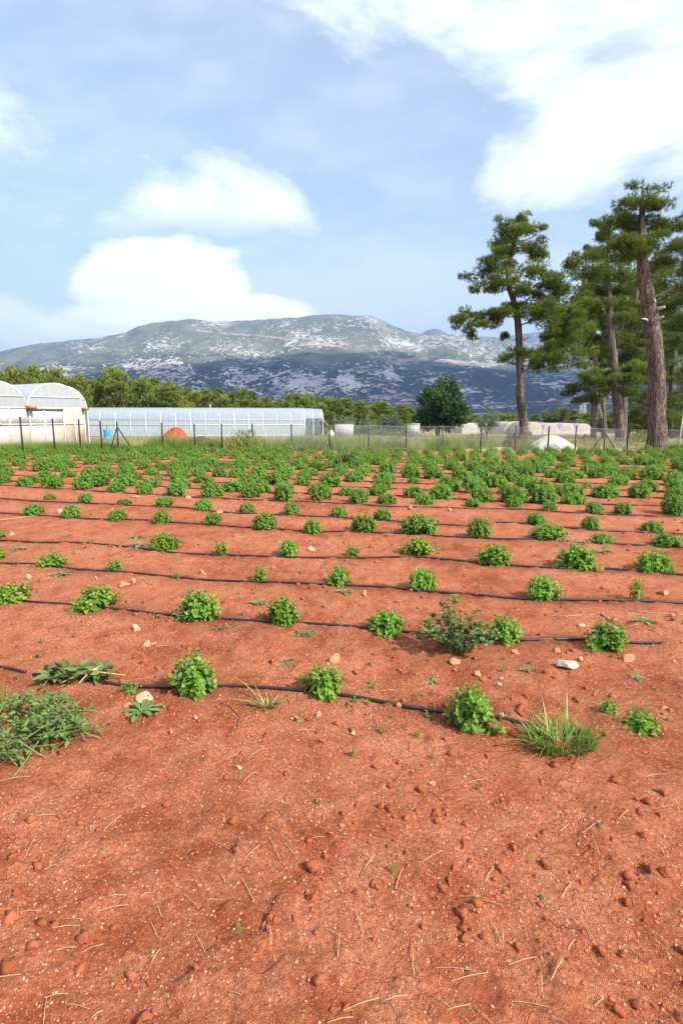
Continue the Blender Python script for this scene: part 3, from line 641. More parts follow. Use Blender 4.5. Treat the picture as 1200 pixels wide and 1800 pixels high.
# ------------------------------------------------------------------ drip hoses
HOSES = [
 [(-120, 1160), (0, 1174), (45, 1180)], [(58, 1184), (150, 1194), (220, 1204), (330, 1208), (420, 1209), (520, 1217), (600, 1226), (660, 1236), (720, 1247), (790, 1256), (850, 1266), (915, 1277), (965, 1286), (1000, 1294)],
 [(-120, 1046), (0, 1056), (60, 1061), (140, 1067), (200, 1073), (290, 1083), (380, 1089), (440, 1093), (520, 1097), (620, 1101), (720, 1112), (790, 1121), (905, 1128), (1000, 1127), (1060, 1127), (1110, 1131), (1170, 1134)],
 [(-120, 985), (0, 991), (60, 996), (130, 1003), (200, 1006), (300, 1014), (370, 1019), (480, 1024), (580, 1029), (680, 1033), (780, 1043), (880, 1050), (980, 1056), (1080, 1059), (1200, 1064), (1320, 1070)],
 [(-120, 943), (0, 949), (60, 952), (150, 955), (230, 964), (300, 973), (400, 977), (520, 982), (600, 983), (700, 981), (800, 986), (870, 992), (960, 997), (1060, 1001), (1200, 1012), (1320, 1018)],
 [(-120, 898), (0, 902), (80, 908), (170, 914), (260, 916), (340, 922), (420, 928), (520, 934), (600, 934), (680, 937), (780, 943), (880, 948), (1000, 954), (1100, 958), (1200, 962), (1320, 967)],
 [(-120, 872), (0, 878), (70, 882), (150, 886), (250, 890), (320, 893), (370, 900), (440, 904), (540, 908), (620, 912), (700, 917), (800, 923), (870, 919), (930, 923), (1020, 932), (1120, 935), (1200, 938), (1320, 944)],
 [(-120, 848), (0, 853), (120, 860), (220, 866), (330, 873), (450, 879), (560, 885), (680, 891), (800, 894), (900, 894), (1000, 900), (1100, 905), (1200, 908), (1320, 912)]]
def hose(P, name, label, rad=.0085, emit=True, group=None):
    P = np.array(P); t = np.linspace(0, 1, len(P)); n = max(60, int(np.linalg.norm(P[-1, :2] - P[0, :2]) / .06)); n = min(n, 260); tt = np.linspace(0, 1, n)
    # Catmull-Rom resampling
    Q = []
    for u in tt:
        f = u * (len(P) - 1); i = min(int(f), len(P) - 2); f -= i; p0, p1, p2, p3 = P[max(i - 1, 0)], P[i], P[i + 1], P[min(i + 2, len(P) - 1)]
        Q.append(.5 * (2 * p1 + (p2 - p0) * f + (2 * p0 - 5 * p1 + 4 * p2 - p3) * f * f + (3 * p1 - p0 - 3 * p2 + p3) * f**3))
    Q = np.array(Q)[:, :2]; z = hz(Q[:, 0], Q[:, 1]) + micro(Q[:, 0], Q[:, 1])
    k = np.ones(9) / 9; zp = np.pad(z, 4, mode='edge'); zs = np.maximum(np.convolve(zp, k, 'valid'), z - .012) + rad * .75
    C = np.column_stack([Q, zs]); root = empty(name, (C[0][0], C[0][1], C[0][2] - rad)); tag(root, label, 'hose', group); off = np.array(root.location)
    b = MB(); b.tube(C - off, rad, 8); b.build('tube', M['hose'], root, True)
    if emit:
        ln = np.concatenate([[0], np.cumsum(np.linalg.norm(np.diff(C, axis=0), axis=1))]); e = .2
        while e < ln[-1]:
            i = np.searchsorted(ln, e) - 1; i = min(max(i, 0), n - 2); c = C[i] - off; T = unit(C[i + 1] - C[i])
            b = MB(); b.tube([c - T * .014, c - T * .008, c + T * .008, c + T * .014], [rad * .9, rad * 1.35, rad * 1.35, rad * .9], 8); b.build('dripper', M['emitter'], root, True); e += .33 * (1 + 1.6 * random.random())
hl = ['cut end of black drip hose lying short of the uprooted weeds', 'thick black drip hose running from the uprooted weeds to the grass clump'] + ['black drip hose of the %s row counted from the grass clump' % ORD[i] for i in range(2, 8)]
for i, h in enumerate(HOSES): hose([ground(*p) for p in h], 'drip_hose', hl[i], .0105 if i < 2 else .010 if i < 3 else .0115, i < 6, 'drip hoses')
for k in range(9):
    c = 11.55 + 1.22 * k
    P = [(x, c - .29 * x + .05 * math.sin(x * 1.3 + k), 0) for x in np.linspace(max(-20, (c - 25.2) / .29), 16, 24)]
    hose(P, 'drip_hose', 'black drip hose of the %s row counted from the grass clump' % ORD[k + 8], .0125, False, 'drip hoses')

def wet_soil():
    me = FIELD.data; co = np.empty(len(me.vertices) * 3, np.float32); me.vertices.foreach_get('co', co); co = co.reshape(-1, 3); wet = np.zeros(len(co))
    for h in HOSES:
        P = np.array([ground(*p)[:2] for p in h])
        for a, b_ in zip(P[:-1], P[1:]):
            k = (np.abs(co[:, 1] - (a[1] + b_[1]) / 2) < 1) & (co[:, 0] > min(a[0], b_[0]) - .5) & (co[:, 0] < max(a[0], b_[0]) + .5); q = co[k]; v = b_ - a; t = np.clip(((q[:, 0] - a[0]) * v[0] + (q[:, 1] - a[1]) * v[1]) / (v @ v), 0, 1)
            wet[k] = np.maximum(wet[k], np.exp(-(np.hypot(q[:, 0] - a[0] - t * v[0], q[:, 1] - a[1] - t * v[1]) / .15)**2))
    wet *= .85 * sm((fbm(co[:, 0] / .5, co[:, 1] / .5, 3, 91) - .33) / .3)
    me.attributes.new('wet', 'FLOAT', 'POINT').data.foreach_set('value', wet.astype(np.float32))
wet_soil()

# ------------------------------------------------------------------ weeds, stones and litter on the soil
def rosette(name, px, py, w, n, tpl, mat, label, cat, seed, lift=(8, 40), z=0, jit=.15, objs=True, grp=None, hcone=.0):
    g = ground(px, py); wm = w * g[1] / FPX; rs_ = np.random.RandomState(seed); root = empty(name, (g[0], g[1], soil(g[0], g[1]) + z)); tag(root, label, cat, grp)
    a = np.arange(n) * 2.4 + rs_.normal(0, jit, n); el = R(lift[0]) + (R(lift[1]) - R(lift[0])) * np.arange(n) / n
    D = np.stack([np.cos(a) * np.cos(el), np.sin(a) * np.cos(el), np.sin(el)], 1)
    s_ = wm * .5 * (1 - .45 * np.arange(n) / n) * (.8 + .4 * rs_.random(n)); Ms = frames(D, None, rs_.normal(0, .2, n)) * s_[:, None, None]
    Ps = np.stack([np.cos(a) * .05 * wm, np.sin(a) * .05 * wm, .01 + hcone * wm * np.arange(n) / n], 1)
    if objs: leaf_objs(root, Ms, Ps, np.clip(rs_.normal(.5, .25, n), 0, 1), mat, tpl)
    else:
        b = MB(); b.inst(*tpl, Ms, Ps, np.clip(rs_.normal(.5, .25, n), 0, 1)); b.build('foliage', M[mat], root)['kind'] = 'stuff'
    b = MB(); b.tube([(0, 0, -.01), (0, 0, .02 + hcone * wm)], [.004 + .01 * wm, .003], 5); b.build('stem', M['stem'], root)
    return root
LEAF_L = leaf_tpl(.36, .16, .22); LEAF_OB = (LEAF[0] * [.62, 1, .7], LEAF[1], LEAF[2]); LEAF_OB[0][[0, 2, 3, 5], 0] *= [2.2, 2.2, .5, .5]; LEAF_OB[0][[6, 8], 1] = .74
rosette('rosette_weed', 249, 1252, 84, 12, LEAF_OB, 'bluish', 'flat rosette weed with blue-green leaves beside the long pale stone', 'weed', 11, (1, 30), jit=.35)
# uprooted, wilting weed heap lying over the hose
def heap(px, py, w, h, n, label):
    g = ground(px, py); wm = w * g[1] / FPX; rs_ = np.random.RandomState(3); root = empty('uprooted_weed', (g[0], g[1], soil(g[0], g[1]))); tag(root, label, 'weed')
    cx = rs_.choice([-.28, -.08, .12, .3], n) + rs_.normal(0, .09, n); cy = rs_.normal(0, .09, n)
    a = rs_.random(n) * 6.28; el = rs_.uniform(-.05, .75, n); D = np.stack([np.cos(a) * np.cos(el), np.sin(a) * np.cos(el), np.sin(el)], 1)
    s_ = rs_.uniform(.08, .21, n) * wm; P = np.stack([cx * wm, cy * wm, .012 + rs_.random(n) * .055], 1)
    leaf_objs(root, frames(D, None, rs_.normal(0, .5, n)) * s_[:, None, None], P, np.clip(rs_.normal(.5, .3, n), 0, 1), 'wilt', LEAF_L)
    for i, (p, q) in enumerate([((-.1, -.18, .02), (.42, .05, .07)), ((0, -.1, .05), (.62, -.02, .03)), ((-.4, -.05, .02), (.1, .12, .05)), ((.1, -.2, .01), (.3, .05, .08))]):
        b = MB(); p = np.array(p) * [wm, wm, 1]; q = np.array(q) * [wm, wm, 1]; b.tube([p, (p + q) / 2 + [0, 0, .02], q], [.006, .0045, .003], 6); b.build('stalk', M['straw'], root, True)
heap(135, 1192, 150, 60, 210, 'heap of uprooted wilting weeds lying over the black hose')
# tall grey-green weed bush
def shrub_weed(name, px, py, w, h, n, mat, tpl, ls, label, seed, cat='weed', stems=14, droop=0.0, flat=0.):
    g = ground(px, py - w * .1); wm = w * g[1] / FPX; hm = h * g[1] / FPX; rs_ = np.random.RandomState(seed)
    root = empty(name, (g[0], g[1], soil(g[0], g[1]) - .01)); tag(root, label, cat); sb = MB(); Ms, Ps, Ts = [], [], []
    for i in range(stems):
        a = rs_.random() * 6.28; rr = math.sqrt(rs_.random()) * .5 * wm; tip = np.array([math.cos(a) * rr, math.sin(a) * rr * .8, hm * (1 - (rr / (.5 * wm))**2 * .55) * rs_.uniform(.55, 1)])
        p0 = np.array([tip[0] * .1 + rs_.normal(0, flat * wm), tip[1] * .1 + rs_.normal(0, flat * wm), 0]); mid = p0 * .45 + tip * .55 + [0, 0, hm * .12]
        path = np.array([p0, (p0 + mid) / 2 + rs_.normal(0, .01, 3), mid, (mid + tip) / 2 + rs_.normal(0, .01, 3), tip]); sb.tube(path, [.004, .0035, .003, .002, .0012], 5, False)
        for q in range(n // stems):
            f = rs_.uniform(.15, 1.02); p = np.array([np.interp(f, np.linspace(0, 1, 5), path[:, k]) for k in range(3)]); b_ = rs_.random() * 6.28
            d = unit(np.array([math.cos(b_), math.sin(b_), rs_.uniform(-.25, .7)])); Ms.append(frames(d[None], None, np.array([rs_.normal(0, .4)]))[0] * ls * rs_.uniform(.6, 1.25)); Ps.append(p + rs_.normal(0, .006, 3)); Ts.append(np.clip(rs_.normal(.5, .27), 0, 1))
    b = MB(); b.inst(*tpl, np.array(Ms), np.array(Ps), np.array(Ts)); b.build('foliage', M[mat], root, True)['kind'] = 'stuff'; sb.build('stem', M['stem'], root, True)
    return root
shrub_weed('weed_bush', 800, 1162, 160, 116, 1150, 'weed_dark2', leaf_tpl(.68, .15, .1), .034, 'tall sprawling grey-green weed bush standing among the herb plants', 21, stems=26)
shrub_weed('leafy_ground_bush', 45, 1330, 270, 105, 1500, 'purple', leaf_tpl(.42, .2, .15), .034, 'low olive-green leafy bush with purplish stems by the cut hose', 22, 'bush', 60, flat=.22)
shrub_weed('creeping_weed', 395, 1113, 60, 10, 140, 'weed_grey', LEAF, .012, 'sparse creeping weed beside the broad leafy herb plant', 23, stems=10)
shrub_weed('creeping_weed', 530, 1122, 72, 14, 260, 'weed_grey', LEAF, .014, 'patch of creeping weed at the foot of compact domed herb plant', 24, stems=14, flat=.15)
shrub_weed('creeping_weed', 497, 1175, 58, 8, 180, 'weed_grey', LEAF, .012, 'small creeping mat weed midway between the two nearest hoses', 25, stems=12, flat=.15)
shrub_weed('creeping_weed', 1240, 1213, 80, 22, 200, 'weed_grey', LEAF, .016, 'creeping weed at the field margin beyond the red clod', 26, stems=12, flat=.1)
shrub_weed('ragged_weed', 232, 1222, 46, 32, 150, 'herb', LEAF, .018, 'ragged green weed touching the hose beside the rosette weed', 27, stems=10)
# grass clump
def grass_clump(name, px, py, w, h, n, label, mat='grass', seed=5, wid=.004, spread=.35, lean=.5):
    g = ground(px, py); wm = w * g[1] / FPX; hm = h * g[1] / FPX; rs_ = np.random.RandomState(seed); root = empty(name, (g[0], g[1], soil(g[0], g[1]))); tag(root, label, 'grass clump')
    b = MB()
    for i in range(n):
        a = rs_.random() * 6.28; r0 = math.sqrt(rs_.random()) * wm * spread; p = np.array([math.cos(a) * r0, math.sin(a) * r0 * .7, -.01]); a2 = a + rs_.normal(0, .7); L_ = hm * (rs_.uniform(.3, .9) if rs_.random() < .93 else rs_.uniform(1, 1.8)); ln = lean * rs_.uniform(.2, 1.2)
        d = np.array([math.cos(a2), math.sin(a2), 0]); pts = [p + d * L_ * ln * s**1.6 + np.array([0, 0, L_ * (s - .35 * ln * s * s)]) for s in (0, .35, .7, 1)]; side = np.array([-d[1], d[0], 0]) * wid * rs_.uniform(.6, 1.2)
        V = []
        for q, k in zip(pts, (1, .9, .6, .08)): V += [q - side * k, q + side * k]
        b.add(V, [[0, 1, 3, 2], [2, 3, 5, 4], [4, 5, 7, 6]], tint=np.clip(rs_.normal(.45, .25), 0, 1))
    b.build('blades', M[mat], root)['kind'] = 'stuff'; return root
grass_clump('grass_clump', 985, 1312, 140, 56, 420, 'long-bladed green grass clump sprouting over the end of the near hose', seed=5, wid=.0046, spread=.42, lean=1.05)
grass_clump('grass_clump', 468, 1240, 90, 38, 80, 'half-dry straw-coloured grass tuft touching the near hose', 'dry', 9, .005, .2, 1.3)
grass_clump('grass_clump', 5, 1250, 50, 90, 26, 'thin grass sprig rising beside the low olive-green bush', 'grass', 10, .003, .2, .3)
# small weeds
SW = [(72, 1130), (66, 1155), (272, 1185), (222, 1060), (252, 1063), (425, 1085), (452, 1063), (420, 1045), (590, 1094), (650, 1170), (655, 1150), (646, 1240), (655, 1215), (693, 1227), (752, 1163), (758, 1198), (735, 1228), (930, 1170), (1115, 1098), (1146, 1112), (975, 1128), (1172, 1270), (895, 1268), (60, 985), (130, 975), (150, 965), (165, 985), (195, 980), (232, 980), (120, 940), (150, 940), (90, 970), (232, 915), (410, 945), (575, 1040), (610, 1045), (840, 1030), (730, 970), (770, 972), (1070, 1000), (945, 1000), (975, 985), (1140, 1055), (410, 952), (300, 1000), (545, 950), (355, 1050), (395, 1062), (812, 960), (1060, 965), (665, 1285), (672, 1290), (690, 1265), (1110, 1180), (1150, 1215), (860, 1040), (80, 905), (245, 898), (300, 1380), (560, 1420), (840, 1390), (1050, 1460), (180, 1500), (690, 1540), (420, 1640), (950, 1580), (1150, 1400), (620, 1330), (760, 1330)]
WP = []
for i in range(4):
    rs_ = np.random.RandomState(700 + i); b = MB(); Ms, Ps, Ts = [], [], []; root = empty('seedling_weed'); hh = [.9, .6, .35, 1.1][i]
    for q in range(18):
        f = q / 17; a = q * 2.4 + rs_.normal(0, .3); d = unit(np.array([math.cos(a), math.sin(a), .2 + .7 * f])); Ms.append(frames(d[None])[0] * (.42 - .2 * f) * rs_.uniform(.7, 1.2)); Ps.append([0, 0, hh * (.1 + .9 * f)]); Ts.append(np.clip(rs_.normal(.5, .25), 0, 1))
    b.inst(*LEAF, np.array(Ms), np.array(Ps), np.array(Ts)); b.build('foliage', M[['herb', 'weed_grey', 'weed_grey', 'herb'][i]], root)['kind'] = 'stuff'
    b = MB(); b.tube([(0, 0, -.1), (.02, 0, hh * .5), (0, .02, hh)], [.03, .025, .015], 5, False); b.build('stem', M['stem'], root); WP.append(proto(root))
SW += [(random.uniform(0, 1200), random.choice([random.uniform(900, 1010), random.uniform(1010, 1180), random.uniform(1180, 1300)])) for _ in range(60)]
for i, p in enumerate(SW):
    g = ground(*p); k = i % 4
    place(WP[k], g[0], g[1], random.uniform(.025, .045) * (1 + .06 * g[1]), 1, None, ['slender upright seedling weed growing in bare red soil', 'stubby grey-green seedling weed growing in bare red soil', 'flat grey-green seedling weed on bare red soil', 'tall thin bright green seedling weed in bare red soil'][k], 'weed', 'seedling weeds on the soil')
for i, (px, py, w) in enumerate([(150, 955, 40), (245, 962, 48), (310, 955, 40), (108, 1012, 48), (452, 1062, 40), (1130, 1100, 48), (925, 1182, 34), (757, 1200, 30), (1118, 1195, 36), (605, 1042, 36), (760, 967, 30), (240, 945, 40), (30, 965, 40), (1060, 972, 44)]):
    rosette('flat_weed', px, py, w, 9, LEAF_L, 'weed_grey', 'low grey-green weed with long narrow leaves lying on the soil', 'weed', 40 + i, (2, 30), objs=False, grp='flat weeds on the soil')

# stones
def ico(sub=2):
    import bmesh
    bm = bmesh.new(); bmesh.ops.create_icosphere(bm, subdivisions=sub, radius=1); V = np.array([v.co[:] for v in bm.verts]); T = np.array([[v.index for v in f.verts] for f in bm.faces]); bm.free(); return V, T
I2, I1, I3 = ico(2), ico(1), ico(3)
def stone(px, py, w, h, mat, label, seed, sink=.6, grp=None, tri=False):
    g = ground(px, py); k = g[1] / FPX; rs_ = np.random.RandomState(seed); V = I3[0].copy()
    for _ in range(12):                       # chop flat facets
        n = unit(rs_.normal(0, 1, 3)); d = rs_.uniform(.35, .8); q = V @ n; V = V - np.clip(q - d, 0, None)[:, None] * n
    if tri:
        for an in (80, 205, 325): n = np.array([math.cos(R(an)), math.sin(R(an)), .25]); q = V @ n; V = V - np.clip(q - .34, 0, None)[:, None] * n
        V[:, :2] *= 1.5; V[:, 2] = np.clip(V[:, 2], -.5, .35)
    V += .05 * rs_.normal(0, 1, V.shape) * .3
    V = V * [w * k * .62, w * k * .45, h * k * .75]
    a = rs_.uniform(-.4, .4); V = V @ np.array([[math.cos(a), math.sin(a), 0], [-math.sin(a), math.cos(a), 0], [0, 0, 1]])
    o = mk('stone', V, I3[1], M[mat], None, False); o.location = (g[0], g[1], soil(g[0], g[1]) + h * k * .55 * (1 - sink)); tag(o, label, 'stone', grp)
stone(240, 1107, 19, 15, 'stone', 'pale angular stone beyond the smooth round one, bare red soil', 1)
stone(256, 1134, 15, 14, 'stone', 'smooth pale round stone on bare red soil above the uprooted weeds', 2)
stone(586, 1168, 27, 20, 'stone_o', 'large tan rounded stone beyond the loose spreading herb plant', 3)
stone(257, 1226, 38, 15, 'stone', 'long flat pale stone lying beside the rosette weed', 4)
stone(227, 1239, 18, 10, 'stone_o', 'small pinkish stone next to the long flat pale stone', 5)
stone(996, 1178, 38, 14, 'stone_w', 'white triangular stone chip lying on dark red soil', 6, .2, None, True)
stone(839, 1188, 19, 11, 'stone_o', 'orange oval stone beyond the upright herb plant', 7)
stone(1105, 1163, 27, 13, 'stone_o', 'flat orange stone below the round herb plant near hose end', 8)
stone(800, 1167, 20, 12, 'stone_o', 'orange-tan stone at the foot of the grey-green weed bush', 9)
stone(905, 1150, 13, 9, 'stone_o', 'small tan stone under the yellow-flecked herb plant', 10)
stone(1168, 1045, 26, 12, 'stone_o', 'broad tan stone beyond the third hose', 12)
stone(221, 1032, 23, 11, 'stone_o', 'larger of two tan stones between the second and third hoses', 13)
stone(235, 1026, 11, 9, 'stone_o', 'smaller of two tan stones between the second and third hoses', 14)
stone(355, 1011, 15, 12, 'stone_o', 'rounded tan stone lying by the third hose', 15)
stone(545, 968, 16, 8, 'stone', 'pale oblong stone beyond the fourth hose', 16)
stone(109, 903, 13, 9, 'stone_w', 'white stone between two herb plants on the fifth hose', 17)
OS = [(800, 1180), (880, 1196), (978, 1148), (1020, 1165), (873, 1208), (790, 898), (384, 903), (198, 901), (240, 875), (330, 878), (720, 896), (1080, 1090), (345, 1265), (700, 1245), (560, 1258), (516, 1262), (620, 1290), (300, 1290), (270, 1130), (170, 1020), (640, 1045), (1020, 1100), (1180, 1090), (760, 1140), (390, 865), (1185, 1165), (1165, 1250), (50, 1020), (20, 940), (690, 880), (880, 1270), (480, 1000), (420, 1350), (760, 1380), (250, 1420), (600, 1460), (980, 1430), (1100, 1520), (350, 1560), (720, 1600), (130, 1620), (900, 1660), (520, 1700)]
for i, p in enumerate(OS): stone(p[0], p[1], random.uniform(8, 15), random.uniform(6, 10), random.choice(['stone', 'stone_o', 'stone_o']), 'small tan stone half sunk in the bare red soil', 50 + i, .45, 'small stones in the soil')
# pebbles, clods, straw: uncountable
def scatter_xy(n, y0, y1, p=1.0):
    y = (np.geomspace(1, 2, 2)[0]) * np.exp(np.log(y0) + (np.log(y1) - np.log(y0)) * rng.random(n)**p); x = (rng.random(n) - .5) * 2 * (.75 * y + .4); return x, y
def scat(name, mat, n, y0, y1, smin, smax, tpl, label, cat, flat=.6, sink=.2, pw=2.2, smooth=False, jitter=.25):
    x, y = scatter_xy(n, y0, y1); k_ = fbm(x / .6, y / .6, 3, 47) + .25 * rng.random(n) > .52; x, y = x[k_], y[k_]; n = len(x); z = hz(x, y) + micro(x, y); s_ = smin + (smax - smin) * rng.random(n)**pw
    s_ = s_ * (1 + .05 * np.clip(y - 3, 0, 20))
    V0, T0 = tpl; b = MB()
    for v in range(4):
        m_ = np.arange(n) % 4 == v; k = m_.sum(); a = rng.random(k) * 6.28; c, sn = np.cos(a), np.sin(a); Z0 = np.zeros(k)
        Mx = np.stack([np.stack([c, -sn, Z0], 1), np.stack([sn, c, Z0], 1), np.stack([Z0, Z0, Z0 + flat], 1)], 1) * s_[m_][:, None, None]
        Mx[:, :, 1] *= rng.uniform(.6, 1, k)[:, None]
        Vj = V0 * (1 + jitter * 2 * (np.random.RandomState(v).random((len(V0), 1)) - .5)); b.inst(Vj, [], T0, Mx, np.stack([x[m_], y[m_], z[m_] + s_[m_] * flat * (.5 - sink)], 1), rng.random(k))
    tag(b.build(name, M[mat], None, smooth), label, cat, kind='stuff')
scat('pebbles', 'pebble', 19000, 1.0, 13, .0018, .007, I1, 'fine pale pebbles strewn over the red soil', 'pebbles', pw=3)
scat('soil_clods', 'clod', 4600, 1.0, 12, .003, .024, I2, 'loose crumbly red soil clods scattered over the field', 'soil clods', .75, .42, 4.5, False, .55)
b = MB(); x, y = scatter_xy(420, 1.2, 9); z = hz(x, y) + micro(x, y)
for i in range(len(x)):
    a = rng.random() * 3.14; L_ = rng.uniform(.02, .11) * (1 + .08 * y[i]); d = np.array([math.cos(a), math.sin(a), 0]) * L_ / 2; p = np.array([x[i], y[i], z[i] + .006]); b.tube([p - d, p + [0, 0, .005], p + d], .0011 * (1 + .08 * y[i]), 3, False)
tag(b.build('straw_litter', M['straw']), 'scattered bits of dry straw lying on the red soil', 'straw', kind='stuff')
def stick(pts, rad, mat, label):
    P = np.array([ground(*p) for p in pts]); P[:, 2] = [soil(p[0], p[1]) + rad * 1.2 for p in P]; o = P[0].copy(); b = MB(); b.tube(P - o, np.linspace(rad, rad * .5, len(P)), 6)
    q = b.build('twig', M[mat], None, True); q.location = o; tag(q, label, 'twig')
stick([(388, 1238), (406, 1246), (422, 1262), (418, 1285)], .004, 'twig', 'crooked dark twig near the half-dry grass tuft')
stick([(1055, 1080), (1072, 1092), (1085, 1102)], .006, 'twig', 'short dark twig near the flat narrow-leaved weed')
stick([(1105, 1075), (1140, 1079), (1200, 1084)], .004, 'straw', 'long thin straw lying beyond the round herb plant')
stick([(968, 1082), (1000, 1082), (1045, 1080)], .003, 'straw', 'pale straw stalk beyond the second hose')
stick([(0, 915), (30, 911), (62, 908)], .010, 'straw', 'pale dry stalk lying by the first herb plant on the fifth hose')
# dry curled bindweed by the fifth hose
b = MB(); g = ground(995, 958)
for i in range(14):
    c = g + [random.uniform(-.1, .22), random.uniform(-.15, .1), .01]; rr = random.uniform(.06, .16); a0 = random.random() * 6
    b.tube([c + [math.cos(a0 + q * .5) * rr, math.sin(a0 + q * .5) * rr * .6, rr * .8 * abs(math.sin(q * .5))] for q in range(9)], .003, 3, False)
b.V = [v - g for v in b.V]; o = b.build('dry_bindweed', M['straw']); o.location = g; tag(o, 'tangle of dry curled stalks beside a broad herb plant', 'dry weed')

# ------------------------------------------------------------------ fence
root = empty('wire_fence', at(579, 792, 25.8) * [1, 1, 0]); tag(root, 'wire fence with dark posts along the far edge of the field', 'fence'); FO = np.array(root.location)
POSTS = [(-90, 729, 24.4), (-28, 731, 24.4), (35, 733, 24.5), (92, 736, 24.6), (138, 737, 24.7), (176, 740, 25.0), (205, 741, 25.6), (284, 743, 26), (341, 745, 26), (389, 745, 26.2), (443, 745, 26.2), (512, 746, 26), (579, 746, 25.8), (648, 746, 25.9), (714, 748, 25.9), (778, 747, 25.8), (846, 749, 25.7), (907, 749, 25.7), (965, 749, 25.7), (1013, 749, 25.9), (1064, 752, 26), (1104, 753, 26), (1170, 754, 26), (1240, 755, 26)]
TOPS, BOTS = [], []
for (px, ty, Y) in POSTS:
    t = at(px, ty, Y); bt = np.array([t[0], t[1], float(zground(np.array(t[0]), np.array(t[1]))) - .08]); TOPS.append(t); BOTS.append(bt)
    b = MB(); b.box([0, 0, (t[2] - bt[2]) / 2], [.055, .055, t[2] - bt[2]]); o = b.build('post', M['post'], root); o.location = bt - FO; b = MB(); b.box([0, 0, t[2] - bt[2] + .004], [.064, .064, .012]); b.build('cap', M['post'], o)
for i, sides in ((6, ((-15, 795), (36, 784))), (20, ((-34, 789), (19, 789)))):
    for dx, dy in sides:
        e = at(POSTS[i][0] + dx, dy, POSTS[i][2] - .3 * (dx < 0)); e[2] = min(e[2], float(zground(np.array(e[0]), np.array(e[1]))) - .02); s_ = TOPS[i] - [0, 0, .22]
        b = MB(); b.tube([s_ - FO, e - FO], .026, 6); b.build('brace', M['post'], root, True)
for f, nm in ((.04, 'top_wire'), (.45, 'middle_wire'), (.9, 'bottom_wire')):
    b = MB(); C = np.array([t * (1 - f) + (bt + [0, 0, .08]) * f - [0, .031, 0] for t, bt in zip(TOPS, BOTS)]) - FO; b.tube(C, .0035, 4); b.build(nm, M['wire'], root)
b = MB(); i0 = 12; XS = np.array([t[0] for t in TOPS]); YS = np.array([t[1] for t in TOPS]); ZT = np.array([t[2] for t in TOPS]); ZB = np.array([q[2] + .1 for q in BOTS])
x = XS[10]
while x < XS[-1]:
    for sg in (-1, 1):
        x2 = x + sg * .95
        if XS[10] < x2 < XS[-1]:
            p = [x, np.interp(x, XS, YS) - .034, np.interp(x, XS, ZB)]; q = [x2, np.interp(x2, XS, YS) - .034, np.interp(x2, XS, ZT) - .03]; b.tube(np.array([p, q]) - FO, .0021, 3, False)
    x += .075
b.build('wire_mesh', M['wire'], root)['kind'] = 'stuff'

